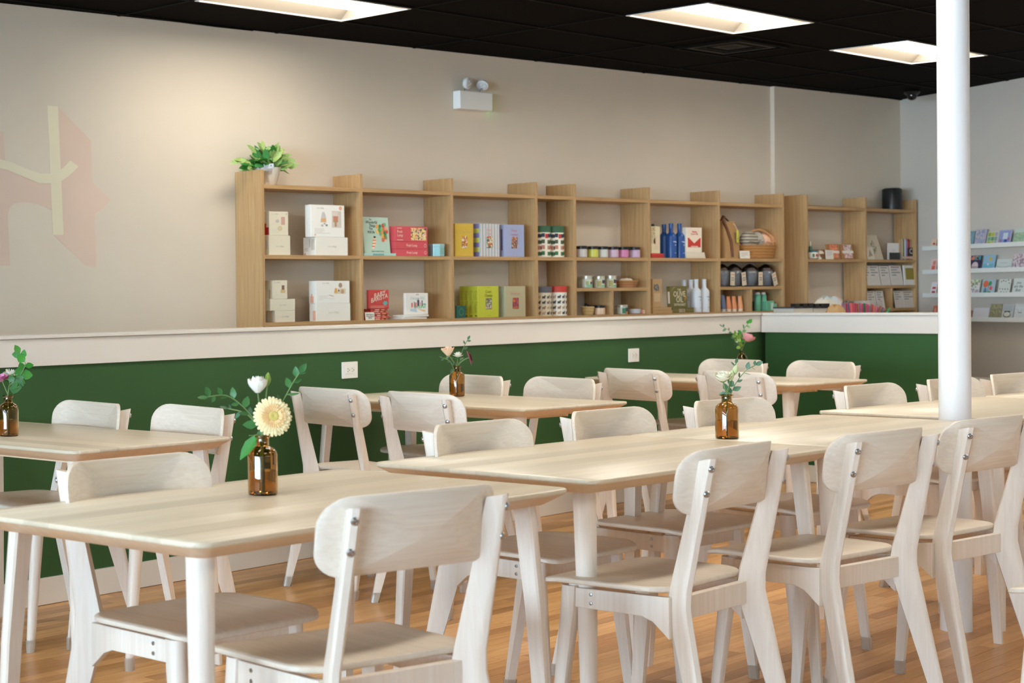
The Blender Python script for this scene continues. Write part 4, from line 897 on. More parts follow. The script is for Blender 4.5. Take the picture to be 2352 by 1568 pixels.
TXT = pm((140, 136, 132), .7)
for k, (x0, x1, yt, z, lb) in enumerate([(1993, 2002, 609, ZS, 'cut off at the left end of the middle row'), (2002, 2024, 609, ZS, 'second in the middle row'), (2026, 2047, 610, ZS, 'third in the middle row'), (2049, 2076, 609, ZS, 'fourth in the middle row'), (1996, 2015, 667.5, ZL, 'left in the lower left compartment'), (2017, 2034, 667.5, ZL, 'right in the lower left compartment'), (2058, 2076, 667, ZL, 'left in the lower right compartment'), (2077, 2104, 667, ZL, 'right in the lower right compartment')]):
    a = cardbox('greeting_card', 'white lettered greeting card '+lb, 'card', x0, x1, yt, z, .006, (222, 214, 206), y=YF+.012, lean=-.16); a.d = .006; a.lines(.12, .88, (.8, .6, .85, .5), TXT, .13, .05); a.lines(.12, .3, (.7, .5), LG, .1, .03)
a = cardbox('greeting_card', 'white greeting card with an olive square in the corner bookcase', 'card', 2078, 2104, 609, ZS, .008, (232, 230, 224), y=YF+.012, lean=-.08); a.pr(.15, .28, .88, .86, pm((150, 136, 50), .6), 'square')
# on top of the bookcases
t = lathe_thing('round_speaker', 'black cylindrical speaker on top of the corner bookcase', 'speaker', 2049, 460, YF+.11, ZT, [('body', [(.070, 0), (.074, .004), (.074, .165), (.070, .172), (.06, .174)], pm((20, 20, 22), .35)), ('top', [(.06, .1742), (.058, .1775), (.004, .178)], pm((30, 30, 32), .3))])

# ================================================================ card ledges on the right wall
RA = atan2(.467, 1)     # turn of the right wall
def rwall(px, py, off=.05):   # point on a plane parallel to the right wall, off metres into the room
    n = Vector((1, -.467, 0)).normalized(); P = Vector((*rw(6.0, off), 0)); return atPl(px, py, P, n)
LZ = [rwall(2223, yy, .085).z for yy in (560.6, 616.5, 672, 728)]
LROW = ['top', 'second', 'third', 'lowest']
WL = pm((232, 236, 232), .45)
for k, z in enumerate(LZ):
    pL = rwall(2128, 570, .085); x, y = rw(pL.y, .0)
    t = thing('picture_ledge', LROW[k]+' white picture ledge holding greeting cards on the right wall', 'shelf', (x, y, z), -pi/2-RA+pi)
    # local x runs along the wall toward us (negative y), local y into the room
    t.rotation_euler = (0, 0, -pi/2-RA+0)
    obj('board', MB().box(0, 2.6, -.082, -.001, -.034, -.022), WL, t); obj('lip', MB().box(0, 2.6, -.094, -.082, -.034, .0), WL, t, bevel=.001); obj('back_strip', MB().box(0, 2.6, -.010, -.001, -.022, .004), WL, t)
def wcard(row, x0, x1, ytop, col, label, deco=None, dcols=None, th=.006):
    z = LZ[row]-.0215
    a = rwall(x0, ytop+10, .07); b = rwall(x1, ytop+10, .07); w_ = (a-b).length; h = rwall((x0+x1)/2, ytop, .055).z-z
    m = (a+b)/2
    t = thing('greeting_card', label, 'card', (m.x, m.y, z), 0, None, (-.22, 0, -pi/2-RA)); t.rotation_mode = 'XYZ'
    # lean back: rotate about local x then turn
    t.rotation_euler = (Matrix.Rotation(-pi/2-RA, 3, 'Z') @ Matrix.Rotation(-.20, 3, 'X')).to_euler()
    obj('card', MB().box(-w_/2, w_/2, 0, th, 0, h), pm(col, .6) , t)
    def q(u0, v0, u1, v1, c, k=1, nm='print'): return obj(nm, MB().box(-w_/2+u0*w_, -w_/2+u1*w_, -.0007*k, -.0007*k+.0005, v0*h, v1*h), pm(c, .6), t)
    def d(u, v_, r, c, k=2, asp=1): return obj('print', MB().prism([(-w_/2+(u+r*cos(i*pi/8))*w_, v_*h+r*asp*sin(i*pi/8)*w_) for i in range(16)], 'y', -.0007*k, -.0007*k+.0005), pm(c, .6), t)
    if deco: deco(q, d, t, w_, h)
    return t
def mos(cols, sc=90): return mosaic_mat('card_'+'_'.join(str(c[0]) for c in cols)+str(sc), cols, sc)
wcard(0, 2136, 2147, 548, (238, 206, 180), 'peach card with red lips, left of the column on the top ledge', lambda q, d, t, w, h: d(.7, .5, .25, (190, 60, 50), asp=.6))
wcard(1, 2134, 2147, 594, (236, 206, 206), 'pink card with orange letters left of the column on the second ledge', lambda q, d, t, w, h: (q(.3, .15, .9, .5, (232, 110, 90)), q(.4, .55, .9, .85, (226, 140, 120))))
wcard(2, 2135, 2147, 647, (230, 226, 228), 'white card with red lettering left of the column on the third ledge', lambda q, d, t, w, h: (q(.3, .2, .95, .35, (196, 70, 80)), q(.3, .5, .95, .65, (196, 70, 80))))
wcard(3, 2139, 2148, 701, (226, 130, 110), 'orange red card left of the column on the lowest ledge', lambda q, d, t, w, h: q(.4, .2, .8, .8, (236, 190, 170)))
wcard(0, 2216, 2233, 530, (120, 160, 170), 'blue grey card half hidden by the column on the top ledge', lambda q, d, t, w, h: q(.1, .1, .8, .85, mos([(130, 166, 176), (110, 150, 166), (150, 180, 186)])))
wcard(0, 2236, 2260, 526, (180, 176, 196), 'lavender floral card on the top ledge', lambda q, d, t, w, h: q(.02, .02, .98, .98, mos([(190, 184, 200), (170, 176, 200), (200, 190, 200), (150, 160, 190)], 60)))
def grid(q, d, t, w, h):
    cs = [(150, 176, 60), (140, 160, 150), (190, 196, 70), (120, 176, 130), (170, 170, 186), (110, 160, 110)]
    for i in range(3):
        for j in range(3): q(.06+.31*i, .05+.31*j, .33+.31*i, .32+.31*j, cs[(i*2+j*3) % 6])
wcard(0, 2264, 2289, 531, (214, 214, 206), 'card with a grid of green squares on the top ledge', grid)
wcard(0, 2291, 2318, 527, (176, 186, 214), 'blue card showing a window and chair on the top ledge', lambda q, d, t, w, h: (q(.03, .03, .97, .95, (150, 160, 206)), q(.35, .4, .75, .8, (206, 220, 230), 2), q(.5, .12, .75, .38, (44, 96, 170), 3), d(.2, .3, .1, (170, 120, 160)), d(.85, .4, .1, (190, 110, 150)), q(.03, .03, .97, .12, (60, 110, 180), 2)))
wcard(0, 2325, 2350, 524, (196, 214, 204), 'pale green meadow card at the right edge of the top ledge', lambda q, d, t, w, h: q(.02, .05, .98, .75, mos([(150, 190, 150), (170, 200, 170), (140, 180, 160), (190, 190, 160)], 80)))
wcard(1, 2225, 2249, 586, (52, 50, 84), 'dark card with a pale arch beside the column on the second ledge', lambda q, d, t, w, h: (q(.05, .72, .95, .97, mos([(70, 150, 150), (230, 130, 110), (40, 50, 80)], 50)), d(.5, .3, .32, (214, 196, 196)), q(.18, .03, .82, .3, (214, 196, 196), 2), d(.25, .85, .12, (230, 130, 110), 3)))
wcard(1, 2254, 2281, 585, (150, 190, 214), 'sky blue card with a yellow sun on the second ledge', lambda q, d, t, w, h: (q(.05, .02, .95, .45, (120, 180, 204)), d(.62, .75, .13, (214, 184, 90)), d(.48, .42, .07, (226, 216, 226)), d(.6, .4, .06, (130, 190, 160))))
def bow(q, d, t, w, h):
    for i in range(8): d(.1+.115*i, .38-.10*sin(pi*(i+.5)/8), .022, (80, 90, 90))
    for i in range(5): d(.28+.11*i, .68-.04*sin(pi*(i+.5)/5), .016, (80, 90, 90))
wcard(1, 2286, 2320, 594, (206, 216, 212), 'pale grey landscape card with a curved line of lettering', bow)
wcard(1, 2322, 2350, 581, (206, 196, 200), 'card with a purple checker wreath at the right edge of the second ledge', lambda q, d, t, w, h: q(.04, .04, .96, .96, mos([(150, 130, 150), (214, 200, 206), (216, 206, 206), (170, 150, 166)], 70)))
wcard(2, 2223, 2246, 641, (222, 222, 216), 'white card sprinkled with flowers beside the column on the third ledge', lambda q, d, t, w, h: (q(.03, .8, .97, .98, mos([(90, 150, 70), (130, 170, 90), (226, 226, 210)], 60)), q(.03, .03, .97, .8, mos([(222, 222, 216), (222, 222, 216), (170, 160, 190), (222, 222, 216), (206, 150, 120), (120, 150, 110)], 75))))
wcard(2, 2252, 2281, 641, (170, 196, 206), 'blue card with orange and green flowers on the third ledge', lambda q, d, t, w, h: (d(.28, .72, .20, (226, 112, 76)), d(.72, .45, .12, (224, 100, 110)), d(.62, .75, .13, (70, 150, 100)), q(.5, .05, .54, .7, (70, 140, 100), 3), d(.3, .15, .15, (70, 140, 110)), d(.65, .12, .13, (70, 150, 90)), d(.3, .35, .12, (110, 140, 180))))
def dots(q, d, t, w, h):
    for u, v_ in ((.2, .85), (.38, .9), (.58, .86), (.8, .93), (.15, .4), (.4, .38), (.62, .38), (.85, .38), (.1, .15), (.3, .2), (.55, .18), (.78, .18), (.3, .05), (.9, .75)): d(u, v_, .045, random.choice([(80, 100, 80), (110, 110, 100), (170, 110, 120), (70, 80, 80)]), asp=.9)
wcard(2, 2290, 2316, 640, (214, 220, 214), 'white card with a border of small plants on the third ledge', dots)
wcard(2, 2323, 2349, 638, (212, 220, 216), 'white card hand lettered you are the best at the right edge', lambda q, d, t, w, h: text('you\nare the\nBest', t, w*.27, pm((90, 100, 100), .6), (0, -.001, h*.52), (pi/2, 0, 0), 'CENTER', .25))
wcard(3, 2216, 2231, 712, (150, 110, 90), 'brown card half hidden behind the column on the lowest ledge', lambda q, d, t, w, h: q(.1, .1, .5, .9, (226, 150, 120)))
wcard(3, 2232, 2268, 706, (216, 214, 220), 'white landscape thank you card with red lettering', lambda q, d, t, w, h: text('THANK YOU!', t, w*.13, pm((186, 70, 90), .6), (-.04*w, -.001, h*.13)))
wcard(3, 2270, 2296, 697, (150, 146, 116), 'olive card covered in fine leaves on the lowest ledge', lambda q, d, t, w, h: q(.02, .02, .98, .98, mos([(150, 146, 116), (130, 130, 100), (170, 164, 130)], 110)))
wcard(3, 2298, 2323, 698, (196, 200, 200), 'grey card showing a black cap on the lowest ledge', lambda q, d, t, w, h: (q(.04, .55, .96, .96, (176, 186, 190)), q(.25, .42, .75, .58, (40, 40, 36), 2), d(.5, .35, .34, (110, 120, 100), 2, .6), d(.5, .38, .28, (220, 218, 206), 3, .55), q(.05, .03, .95, .18, (170, 160, 140), 4)))
wcard(3, 2326, 2351, 697, (208, 214, 214), 'white card with a faint pattern at the right edge of the lowest ledge', lambda q, d, t, w, h: (q(.03, .03, .97, .97, mos([(208, 214, 214), (214, 218, 218), (196, 204, 206)], 90)), q(.38, .45, .7, .5, (130, 140, 140), 2)))
# low bench by the right wall
p = rwall(2258, 872, .45); t = thing('low_bench', 'low pale bench beyond the tables by the right wall', 'bench', (p.x, p.y, 0), -pi/2-RA)
bh = rwall(2258, 870, .45).z
obj('seat', MB().box(-.7, .7, -.17, .17, bh-.03, bh), pm((206, 204, 192), .5), t, bevel=.003)
for sx in (-.6, .6): obj('leg_panel', MB().box(sx-.015, sx+.015, -.15, .15, 0, bh-.03), pm((124, 98, 74), .6), t)
obj('back_panel', MB().box(-.585, .585, .10, .12, .02, bh-.03), pm((124, 98, 74), .6), t)

# ================================================================ counter behind the side half wall
CY = 6.78; CZ = 1.08
x0 = XC+.30; x1 = 12.3
t = thing('sales_counter', 'low oak sales counter behind the side half wall', 'counter', ((x0+x1)/2, CY, 0)); cw = (x1-x0)/2
obj('body', MB().box(-cw, cw, -.2, .2, 0, CZ-.03), M_OAKH, t); obj('worktop', MB().box(-cw-.01, cw+.01, -.22, .21, CZ-.03, CZ), M_WHITE, t, bevel=.003)
for k in range(3): d_ = obj('door', MB().box(-cw+.01+k*2*cw/3, -cw+(k+1)*2*cw/3-.01, -.215, -.2, .08, CZ-.06), M_OAK, t); obj('handle', MB().box(-cw+(k+.5)*2*cw/3-.05, -cw+(k+.5)*2*cw/3+.05, -.225, -.215, CZ-.12, CZ-.11), M_STEEL, d_)
def cx(px, y=CY): return atY(px, 705, y).x
for lb, a, b, yt, yy in (('clear acrylic bin with black lid clips at the left behind the half wall', 1823, 1867, 708, CY-.02), ('brownish acrylic bin with black lid clips beside the clear one', 1870, 1902, 708, CY-.02)):
    X0, X1 = cx(a, yy), cx(b, yy); hh = atY((a+b)/2, yt, yy).z-CZ; t = thing('acrylic_bin', lb, 'bin', ((X0+X1)/2, yy, CZ+.0005)); w_ = (X1-X0)/2
    mb = MB().box(-w_, w_, 0, .004, 0, hh).box(-w_, w_, .15, .154, 0, hh).box(-w_, -w_+.004, .004, .15, 0, hh).box(w_-.004, w_, .004, .15, 0, hh); obj('walls', mb, pm((206, 200, 188), .3) if 'clear' in lb else pm((150, 132, 110), .3), t)
    obj('lid', MB().box(-w_-.002, w_+.002, -.003, .157, hh, hh+.012), pm((70, 70, 72), .4), t)
    for s in (-.75, .1, .7): obj('clip', MB().box(s*w_-.02, s*w_+.035, -.006, .03, hh+.004, hh+.034), M_BLACK, t)
def lump(name, label, cat, px, yt, w_, mat, yy, part, seed, d=.1):
    hh = atY(px, yt, yy).z-CZ; t = thing(name, label, cat, (cx(px, yy), yy, CZ+.0005)); rnd = random.Random(seed)
    secs = []
    for z, q in ((0, .95), (.3, 1.02), (.6, .92), (.85, .7), (1, .35)):
        secs.append([((w_/2)*q*cos(2*pi*i/18)*(1+.12*sin(3*i+seed)), d*q*sin(2*pi*i/18)*(1+.1*cos(2*i)), hh*z*(1+(.12*sin(i*1.7+seed) if z > .5 else 0))) for i in range(18)])
    obj(part, MB().loft(secs), mat, t, smooth=50); return t, hh
t, hh = lump('folded_bag', 'pale blue and white folded cloth bag lying behind the half wall', 'bag', 1905, 684, .42, mosaic_mat('bag_print', [(226, 220, 206), (206, 214, 216), (216, 210, 196), (226, 190, 180)], 14), CY+.16, 'cloth', 2, .06); obj('seam', MB().tube([(-.15, -.09, hh*.4), (0, -.1, hh*.55), (.15, -.09, hh*.75)], .004, 6), pm((190, 200, 206), .8), t)
t, hh = lump('paper_bag', 'crumpled brown paper bag behind the half wall', 'bag', 1918, 702, .20, KRAFT, CY-.15, 'paper', 5, .05); obj('fold', MB().box(-.08, .05, -.052, -.049, hh*.3, hh*.55), pm((206, 172, 126), .8), t)
lump('paper_sack', 'brown paper sack behind the coloured straws', 'bag', 1946, 692, .12, pm((176, 140, 108), .8), CY+.12, 'paper', 8, .05)
yy = CY-.1; X0, X1 = cx(1941, yy), cx(2020, yy); hh = atY(1980, 694, yy).z-CZ
t = thing('straw_bundle', 'clear packs of bright pink and mixed coloured straws behind the half wall', 'straws', ((X0+X1)/2, yy, CZ+.0005))
scol = [(226, 90, 110), (60, 150, 170), (150, 120, 190), (236, 232, 226), (230, 70, 130), (236, 150, 90), (226, 60, 110), (236, 90, 160), (190, 120, 190), (232, 80, 140), (60, 150, 100), (226, 70, 120), (236, 120, 70), (226, 80, 100), (236, 100, 150)]
for k in range(26):
    u = -1+2*k/25; sx = (X1-X0)/2*u; le = .12*(max(0, u))
    obj('straw', MB().tube([(sx*.9, .02*((k*7) % 5-2), 0), (sx+le*.5, .02*((k*7) % 5-2), hh*(.95-.35*max(0, u)))], .008, 6), pm(scol[(k*4) % 15], .4), t)
obj('film', MB().loft([[((X1-X0)/2*q*cos(2*pi*i/24)*(1+.05*sin(5*i)), .07*sin(2*pi*i/24), z*hh) for i in range(24)] for q, z in ((1, .001), (1.06, .5), (1.02, .98), (.98, 1.08))], False), M_FILM, t, smooth=30)

# ================================================================ vases and flowers
def basis(n):
    n = Vector(n).normalized(); a = Vector((0, 0, 1)) if abs(n.z) < .9 else Vector((1, 0, 0))
    u = a.cross(n).normalized(); return u, n.cross(u), n
def petal_ring(mb, c, n, count, r0, r1, w_, cup, lift, ph=0, jit=0, seed=1):
    """count narrow petals from radius r0 to r1 round axis n"""
    u, v_, n = basis(n); rnd = random.Random(seed)
    for k in range(count):
        a = 2*pi*k/count+ph+rnd.uniform(-jit, jit); d = u*cos(a)+v_*sin(a); s_ = u*-sin(a)+v_*cos(a); L = r1*(1+rnd.uniform(-jit, jit))
        P = []
        for t, ww, hh in ((0, .35, 0), (.35, .85, .25), (.75, 1, .7), (.95, .6, 1)):
            q = c+d*(r0+(L-r0)*t)+n*(lift+cup*hh)
            P += [q-s_*w_*ww, q+n*(w_*.25), q+s_*w_*ww]
        P.append(c+d*L+n*(lift+cup*1.05)); o = len(P)
        fs = []
        for i in range(3):
            for j in range(2): fs.append((i*3+j, i*3+j+1, i*3+j+4, i*3+j+3))
        fs += [(9, 10, 12), (10, 11, 12)]
        mb.add(P, fs)
def cup_petals(mb, c, n, layers, seed=1):
    """layers: (count, radius at mid, height, base height, flare)"""
    u, v_, n = basis(n); rnd = random.Random(seed)
    for li, (cnt, r, h, b, fl) in enumerate(layers):
        for k in range(cnt):
            a0 = 2*pi*k/cnt+li*1.1+rnd.uniform(-.15, .15); span = 2*pi/cnt*.75; P = []; N = 5
            for i in range(N):
                t = i/(N-1)
                for j in range(N):
                    a = a0+span*(j/(N-1)-.5)*2*(.45+.55*sin(pi*min(1, .15+t*.75))); rr = r*(.25+.75*sin(min(1, t*1.25)*pi/2))+fl*t*t
                    ed = 1-.16*abs(j/(N-1)-.5)*2*t
                    P.append(c+(u*cos(a)+v_*sin(a))*rr+n*(b+h*t*ed))
            mb.add(P, [(i*N+j, i*N+j+1, (i+1)*N+j+1, (i+1)*N+j) for i in range(N-1) for j in range(N-1)])
def leaf_mesh(name, w_, bend):
    P = []; prof = [(0, .04), (.15, .55), (.4, 1), (.7, .75), (.9, .3), (1, .02)]
    for t, q in prof: P += [(-w_*q, t, bend*t*t+.0), (0, t, bend*t*t-.06*q), (w_*q, t, bend*t*t)]
    me = MB().add(P, [(i*3+j, i*3+j+1, i*3+j+4, i*3+j+3) for i in range(5) for j in range(2)]).mesh(name, 80); return me
LEAF = {}
def leaf(parent, base, tip, mat, w_=.22, bend=.12, roll=0, up=None):
    """a leaf part from base to tip (world coordinates; parent sits at plo)"""
    k = (w_, bend, mat.name)
    if k not in LEAF: LEAF[k] = leaf_mesh('leaf', w_, bend); LEAF[k].materials.append(mat)
    base = Vector(base); d = Vector(tip)-base; L = d.length; y = d.normalized(); up = up if up is not None else (Vector((0, 0, .6))-F).normalized()
    if abs(y.dot(up)) > .95: up = Vector((.3, .2, .9))
    x = y.cross(up).normalized(); z = x.cross(y); q = Matrix.Rotation(roll, 3, y); x = q @ x; z = q @ z
    o = link('leaf', LEAF[k], None, parent, base-parent.location)
    o.rotation_euler = Matrix(((x.x, y.x, z.x), (x.y, y.y, z.y), (x.z, y.z, z.z))).to_euler(); o.scale = (L, L, L); return o
G1 = leaf_mat('leaf_green', (52, 112, 58), (84, 146, 78)); G2 = leaf_mat('leaf_blue_green', (74, 118, 92), (110, 150, 120)); G3 = leaf_mat('leaf_bright', (44, 140, 46), (88, 172, 70)); G4 = leaf_mat('leaf_lime', (120, 160, 60), (160, 190, 90)); STEM = pm((112, 142, 84), .5)
BOT = [(.034, 0), (.037, .004), (.037, .096), (.035, .106), (.028, .114), (.0185, .119), (.0165, .123), (.0165, .139), (.0205, .1415), (.0205, .147)]
BOT2 = [(.030, 0), (.033, .003), (.033, .082), (.031, .087), (.018, .106), (.011, .111), (.011, .122), (.014, .124), (.014, .129)]
def vase(px, py, label, prof=BOT):
    p = atZ(px, py, TH+.0015); t = thing('bottle_vase', label, 'vase', (p.x, p.y, TH+.0008))
    inner = [(max(r-.0028, .003), z+(.003 if i == 0 else 0)) for i, (r, z) in enumerate(prof)]; inner[-1] = (inner[-1][0], prof[-1][1])
    n = 40; mb = MB(); full = prof+inner[::-1]
    secs = [[(r*cos(2*pi*i/n), r*sin(2*pi*i/n), z) for i in range(n)] for r, z in full]
    mb.loft(secs, True); obj('glass', mb, M_AMBER, t, smooth=35)
    zw = prof[2][1]*.62; wr = [(inner[0][0]-.0006, .0035), (inner[1][0]-.0006, .006), (inner[2][0]-.0006, zw)]
    obj('water', MB().lathe(wr, 32), M_WATER, t, smooth=35); t['mouth'] = prof[-1][1]; t['neck'] = prof[-3][0]; return t
def curve(P0, P1, P2, n=9): return [P0*(1-t)**2+P1*2*t*(1-t)+P2*t*t for t in [k/(n-1) for k in range(n)]]
def flower(vs_, name, label, cat, px, py, dd, off, rad=.0022, bend=.0):
    """a stem standing in vase vs_, its head at a pixel, dd metres nearer (-) or farther (+) than the vase"""
    b = vs_.location; head = atD(px, py, dep(b)+dd); t = thing(name, label, cat, b+Vector((off*.4, off*.3, .006)))
    a0 = b+Vector((off*.4, off*.3, .006)); a1 = b+Vector((-off*.4+(head.x-b.x)*.06, -off*.3, vs_['mouth']))
    pts = [a0+(a1-a0)*(k/4) for k in range(4)]+curve(a1, a1*.5+head*.5+Vector((0, 0, bend)), head)
    obj('stem', MB().tube([p-t.location for p in pts], rad, 7), STEM, t, smooth=60); t['head'] = tuple(head); return t, head, pts
def head_part(t, nm, mb, mat, smooth=60): return obj(nm, mb.xf(Matrix.Translation(-t.location)), mat, t, smooth=smooth)
def gerbera(t, c, n, R_, cols, cc):
    m = MB(); petal_ring(m, c, n, 30, R_*.3, R_, R_*.105, -.10*R_, 0, 0, .03); head_part(t, 'outer_petals', m, cols[0])
    m = MB(); petal_ring(m, c, n, 28, R_*.25, R_*.86, R_*.10, .02*R_, .05*R_, .1, .04, 2); head_part(t, 'middle_petals', m, cols[0])
    m = MB(); petal_ring(m, c, n, 30, R_*.15, R_*.62, R_*.06, .10*R_, .09*R_, .05, .06, 3); petal_ring(m, c, n, 26, R_*.12, R_*.45, R_*.045, .12*R_, .12*R_, .2, .06, 4); head_part(t, 'inner_petals', m, cols[1])
    u, v_, nn = basis(n); m = MB()
    m.loft([[c+(u*cos(2*pi*i/16)+v_*sin(2*pi*i/16))*(R_*r)+nn*(R_*h) for i in range(16)] for r, h in ((.24, .10), (.22, .20), (.12, .22), (.03, .17))]); head_part(t, 'eye', m, cc)
def sprig(vs_, label, pix, dds, off, mat, L=.028, n=9, w_=.24):
    L *= 1.35; w_ *= 1.25
    b = vs_.location; t = thing('leaf_sprig', label, 'foliage', b+Vector((off*.4, off*.3, .006))); a0 = t.location.copy(); a1 = b+Vector((-off*.4, -off*.3, vs_['mouth']))
    ctrl = [a0, a1]+[atD(x, y, dep(b)+d) for (x, y), d in zip(pix, dds)]; pts = []
    for k in range(len(ctrl)-1):
        for j in range(4):
            s_ = j/4; p0, p1, p2, p3 = ctrl[max(k-1, 0)], ctrl[k], ctrl[k+1], ctrl[min(k+2, len(ctrl)-1)]
            pts.append(.5*((2*p1)+(p2-p0)*s_+(2*p0-5*p1+4*p2-p3)*s_*s_+(3*p1-p0-3*p2+p3)*s_**3) if k > 0 else p1+(p2-p1)*s_)
    pts.append(ctrl[-1]); obj('stem', MB().tube([p-t.location for p in pts], .0014, 6), STEM, t, smooth=60)
    rnd = random.Random(int(pix[0][0])); free = pts[6:]
    for k in range(n):
        f_ = (k+.6)/n*(len(free)-1); i = int(f_); p = free[i]+(free[min(i+1, len(free)-1)]-free[i])*(f_-i); tg = (free[min(i+1, len(free)-1)]-free[max(i-1, 0)]).normalized()
        s_ = 1 if k % 2 else -1; side = tg.cross(F).normalized()*s_; d = (tg*.5+side*.75+Vector((rnd.uniform(-.3, .3), rnd.uniform(-.3, .3), rnd.uniform(-.1, .3)))).normalized(); l_ = L*rnd.uniform(.7, 1.15)*(1-.35*k/n)
        leaf(t, p, p+d*l_, mat, w_, rnd.choice((.1, -.1)), rnd.uniform(-.8, .8))
    leaf(t, pts[-1], pts[-1]+(pts[-1]-pts[-3]).normalized()*L*.8, mat, w_, .1, .4); return t
YEL = pm((252, 236, 186), .6); ORA = pm((248, 210, 150), .6); WHT = pm((244, 242, 232), .6); PCH = pm((248, 216, 184), .6); MAG = pm((150, 40, 92), .6); MAG2 = pm((190, 92, 130), .6); PNK = pm((238, 164, 164), .6); LPK = pm((226, 150, 190), .6)
CAMD = lambda p: (CAM-p).normalized()
# front left table
v1 = vase(604, 1134, 'brown glass bottle vase with the yellow daisy on the front left table')
t, h, _ = flower(v1, 'gerbera_daisy', 'large pale yellow daisy facing us in the front vase', 'flower', 627, 956, -.02, .012, .003); gerbera(t, h, CAMD(h)+Vector((.25, -.1, .12)), .050, (YEL, ORA), pm((214, 196, 110), .7))
t, h, pts = flower(v1, 'white_lisianthus', 'white rose-like bloom above the yellow daisy', 'flower', 592, 900, .02, -.012, .002)
m = MB(); cup_petals(m, h, Vector((0, 0, 1)), [(3, .008, .036, .004, -.002), (4, .015, .038, .002, -.004), (5, .021, .040, 0, -.007), (6, .024, .036, -.002, .001)], 3); head_part(t, 'bloom', m, WHT); m = MB(); petal_ring(m, h, Vector((0, 0, 1)), 5, .002, .014, .004, .012, -.004); head_part(t, 'calyx', m, G1)
t, h, pts = flower(v1, 'flower_bud', 'closed green bud beside the white bloom', 'flower', 614, 880, .03, .0, .0016); u, v_, n = basis((h-Vector(pts[-3]))); m = MB(); m.loft([[h+(u*cos(2*pi*i/12)+v_*sin(2*pi*i/12))*r+n*z for i in range(12)] for r, z in ((.003, -.006), (.008, .004), (.0085, .012), (.005, .022), (.001, .028))]); head_part(t, 'bud', m, G4)
sprig(v1, 'eucalyptus sprig reaching left from the front vase', [(592, 975), (560, 935), (520, 908), (478, 911)], [0, -.01, -.02, -.03], .016, G1, .026, 11)
sprig(v1, 'short eucalyptus twig below the left sprig of the front vase', [(596, 985), (566, 950), (524, 938)], [0, .02, .03], .005, G2, .02, 5)
sprig(v1, 'leafy sprig rising right from the front vase', [(610, 985), (650, 920), (672, 880), (688, 856)], [.03, .03, .02, .02], -.01, G1, .027, 9)
b = v1.location; tl = thing('broad_leaf', 'single broad green leaf hanging left of the front bottle', 'foliage', b+Vector((-.004, .004, .01))); q0 = b+Vector((-.006, 0, .147)); q1 = atD(572, 1000, dep(b)-.01); q2 = atD(548, 1052, dep(b)-.02); obj('stem', MB().tube([p-tl.location for p in (tl.location, q0, q1)], .0014, 6), STEM, tl); leaf(tl, atD(590, 998, dep(b)-.01), q2, G3, .20, -.18, .2)
# middle table
v2 = vase(1670, 1006, 'brown glass bottle vase with a white flower on the middle table')
t, h, _ = flower(v2, 'white_rose', 'round white rose in the middle table vase', 'flower', 1660, 874, 0, -.008, .0022); m = MB(); cup_petals(m, h, CAMD(h)*.25+Vector((0, 0, 1)), [(3, .007, .026, .004, 0), (4, .013, .028, .002, .002), (5, .020, .028, 0, .004), (6, .024, .024, -.002, .006)], 5); head_part(t, 'bloom', m, pm((242, 240, 218), .6)); m = MB(); petal_ring(m, h, Vector((0, 0, 1)), 5, .002, .016, .004, .008, -.006); head_part(t, 'calyx', m, G4)
for k, (x, y) in enumerate(((1678, 868), (1687, 855))):
    t, h, pts = flower(v2, 'flower_bud', ['larger', 'upper'][k]+' pale green bud beside the white rose', 'flower', x, y, .01*k, .006, .0016); u, v_, n = basis((h-Vector(pts[-3]))); m = MB(); m.loft([[h+(u*cos(2*pi*i/12)+v_*sin(2*pi*i/12))*r+n*z for i in range(12)] for r, z in ((.003, -.010), (.009, .0), (.010, .010), (.006, .022), (.001, .028))]); head_part(t, 'bud', m, pm((196, 210, 160), .6))
sprig(v2, 'small leafed sprig curving right from the middle table vase', [(1678, 905), (1690, 880), (1712, 852), (1736, 838)], [0, 0, -.01, -.01], -.008, G2, .024, 10); sprig(v2, 'short sprig left of the buds in the middle table vase', [(1668, 900), (1680, 872), (1690, 835)], [.02, .02, .02], .008, G2, .02, 6)
# table by the half wall
v3 = vase(1050, 909, 'brown glass bottle vase with peach rose and magenta daisy')
t, h, _ = flower(v3, 'peach_rose', 'peach rose leaning left in the half wall table vase', 'flower', 1030, 815, 0, -.008, .0024); m = MB(); cup_petals(m, h-Vector((0, 0, .004)), Vector((-.15, 0, 1)), [(3, .009, .042, .002, 0), (4, .016, .044, 0, .004), (5, .022, .042, -.002, .010)], 9); head_part(t, 'bloom', m, PCH); m = MB(); petal_ring(m, h, Vector((0, 0, 1)), 5, .002, .026, .006, -.012, -.006); head_part(t, 'calyx', m, G4)
t, h, _ = flower(v3, 'chrysanthemum', 'white spiky bloom between the peach rose and magenta daisy', 'flower', 1052, 820, -.02, .002, .002); m = MB(); petal_ring(m, h, Vector((0, 0, 1)), 18, .002, .026, .003, .010, 0, 0, .08); petal_ring(m, h, Vector((0, 0, 1)), 14, .002, .020, .003, .018, .002, .2, .08, 2); petal_ring(m, h, Vector((0, 0, 1)), 9, .001, .010, .003, .020, .004, .1, .1, 3); head_part(t, 'bloom', m, WHT); m = MB(); petal_ring(m, h, Vector((0, 0, 1)), 6, .002, .018, .005, .006, -.010); head_part(t, 'calyx', m, G3)
t, h, _ = flower(v3, 'gerbera_daisy', 'magenta daisy facing right in the half wall table vase', 'flower', 1079, 821, -.02, -.004, .003, .015); gerbera(t, h, Vector((.55, -.55, .25)), .036, (MAG2, MAG), pm((190, 150, 60), .7))
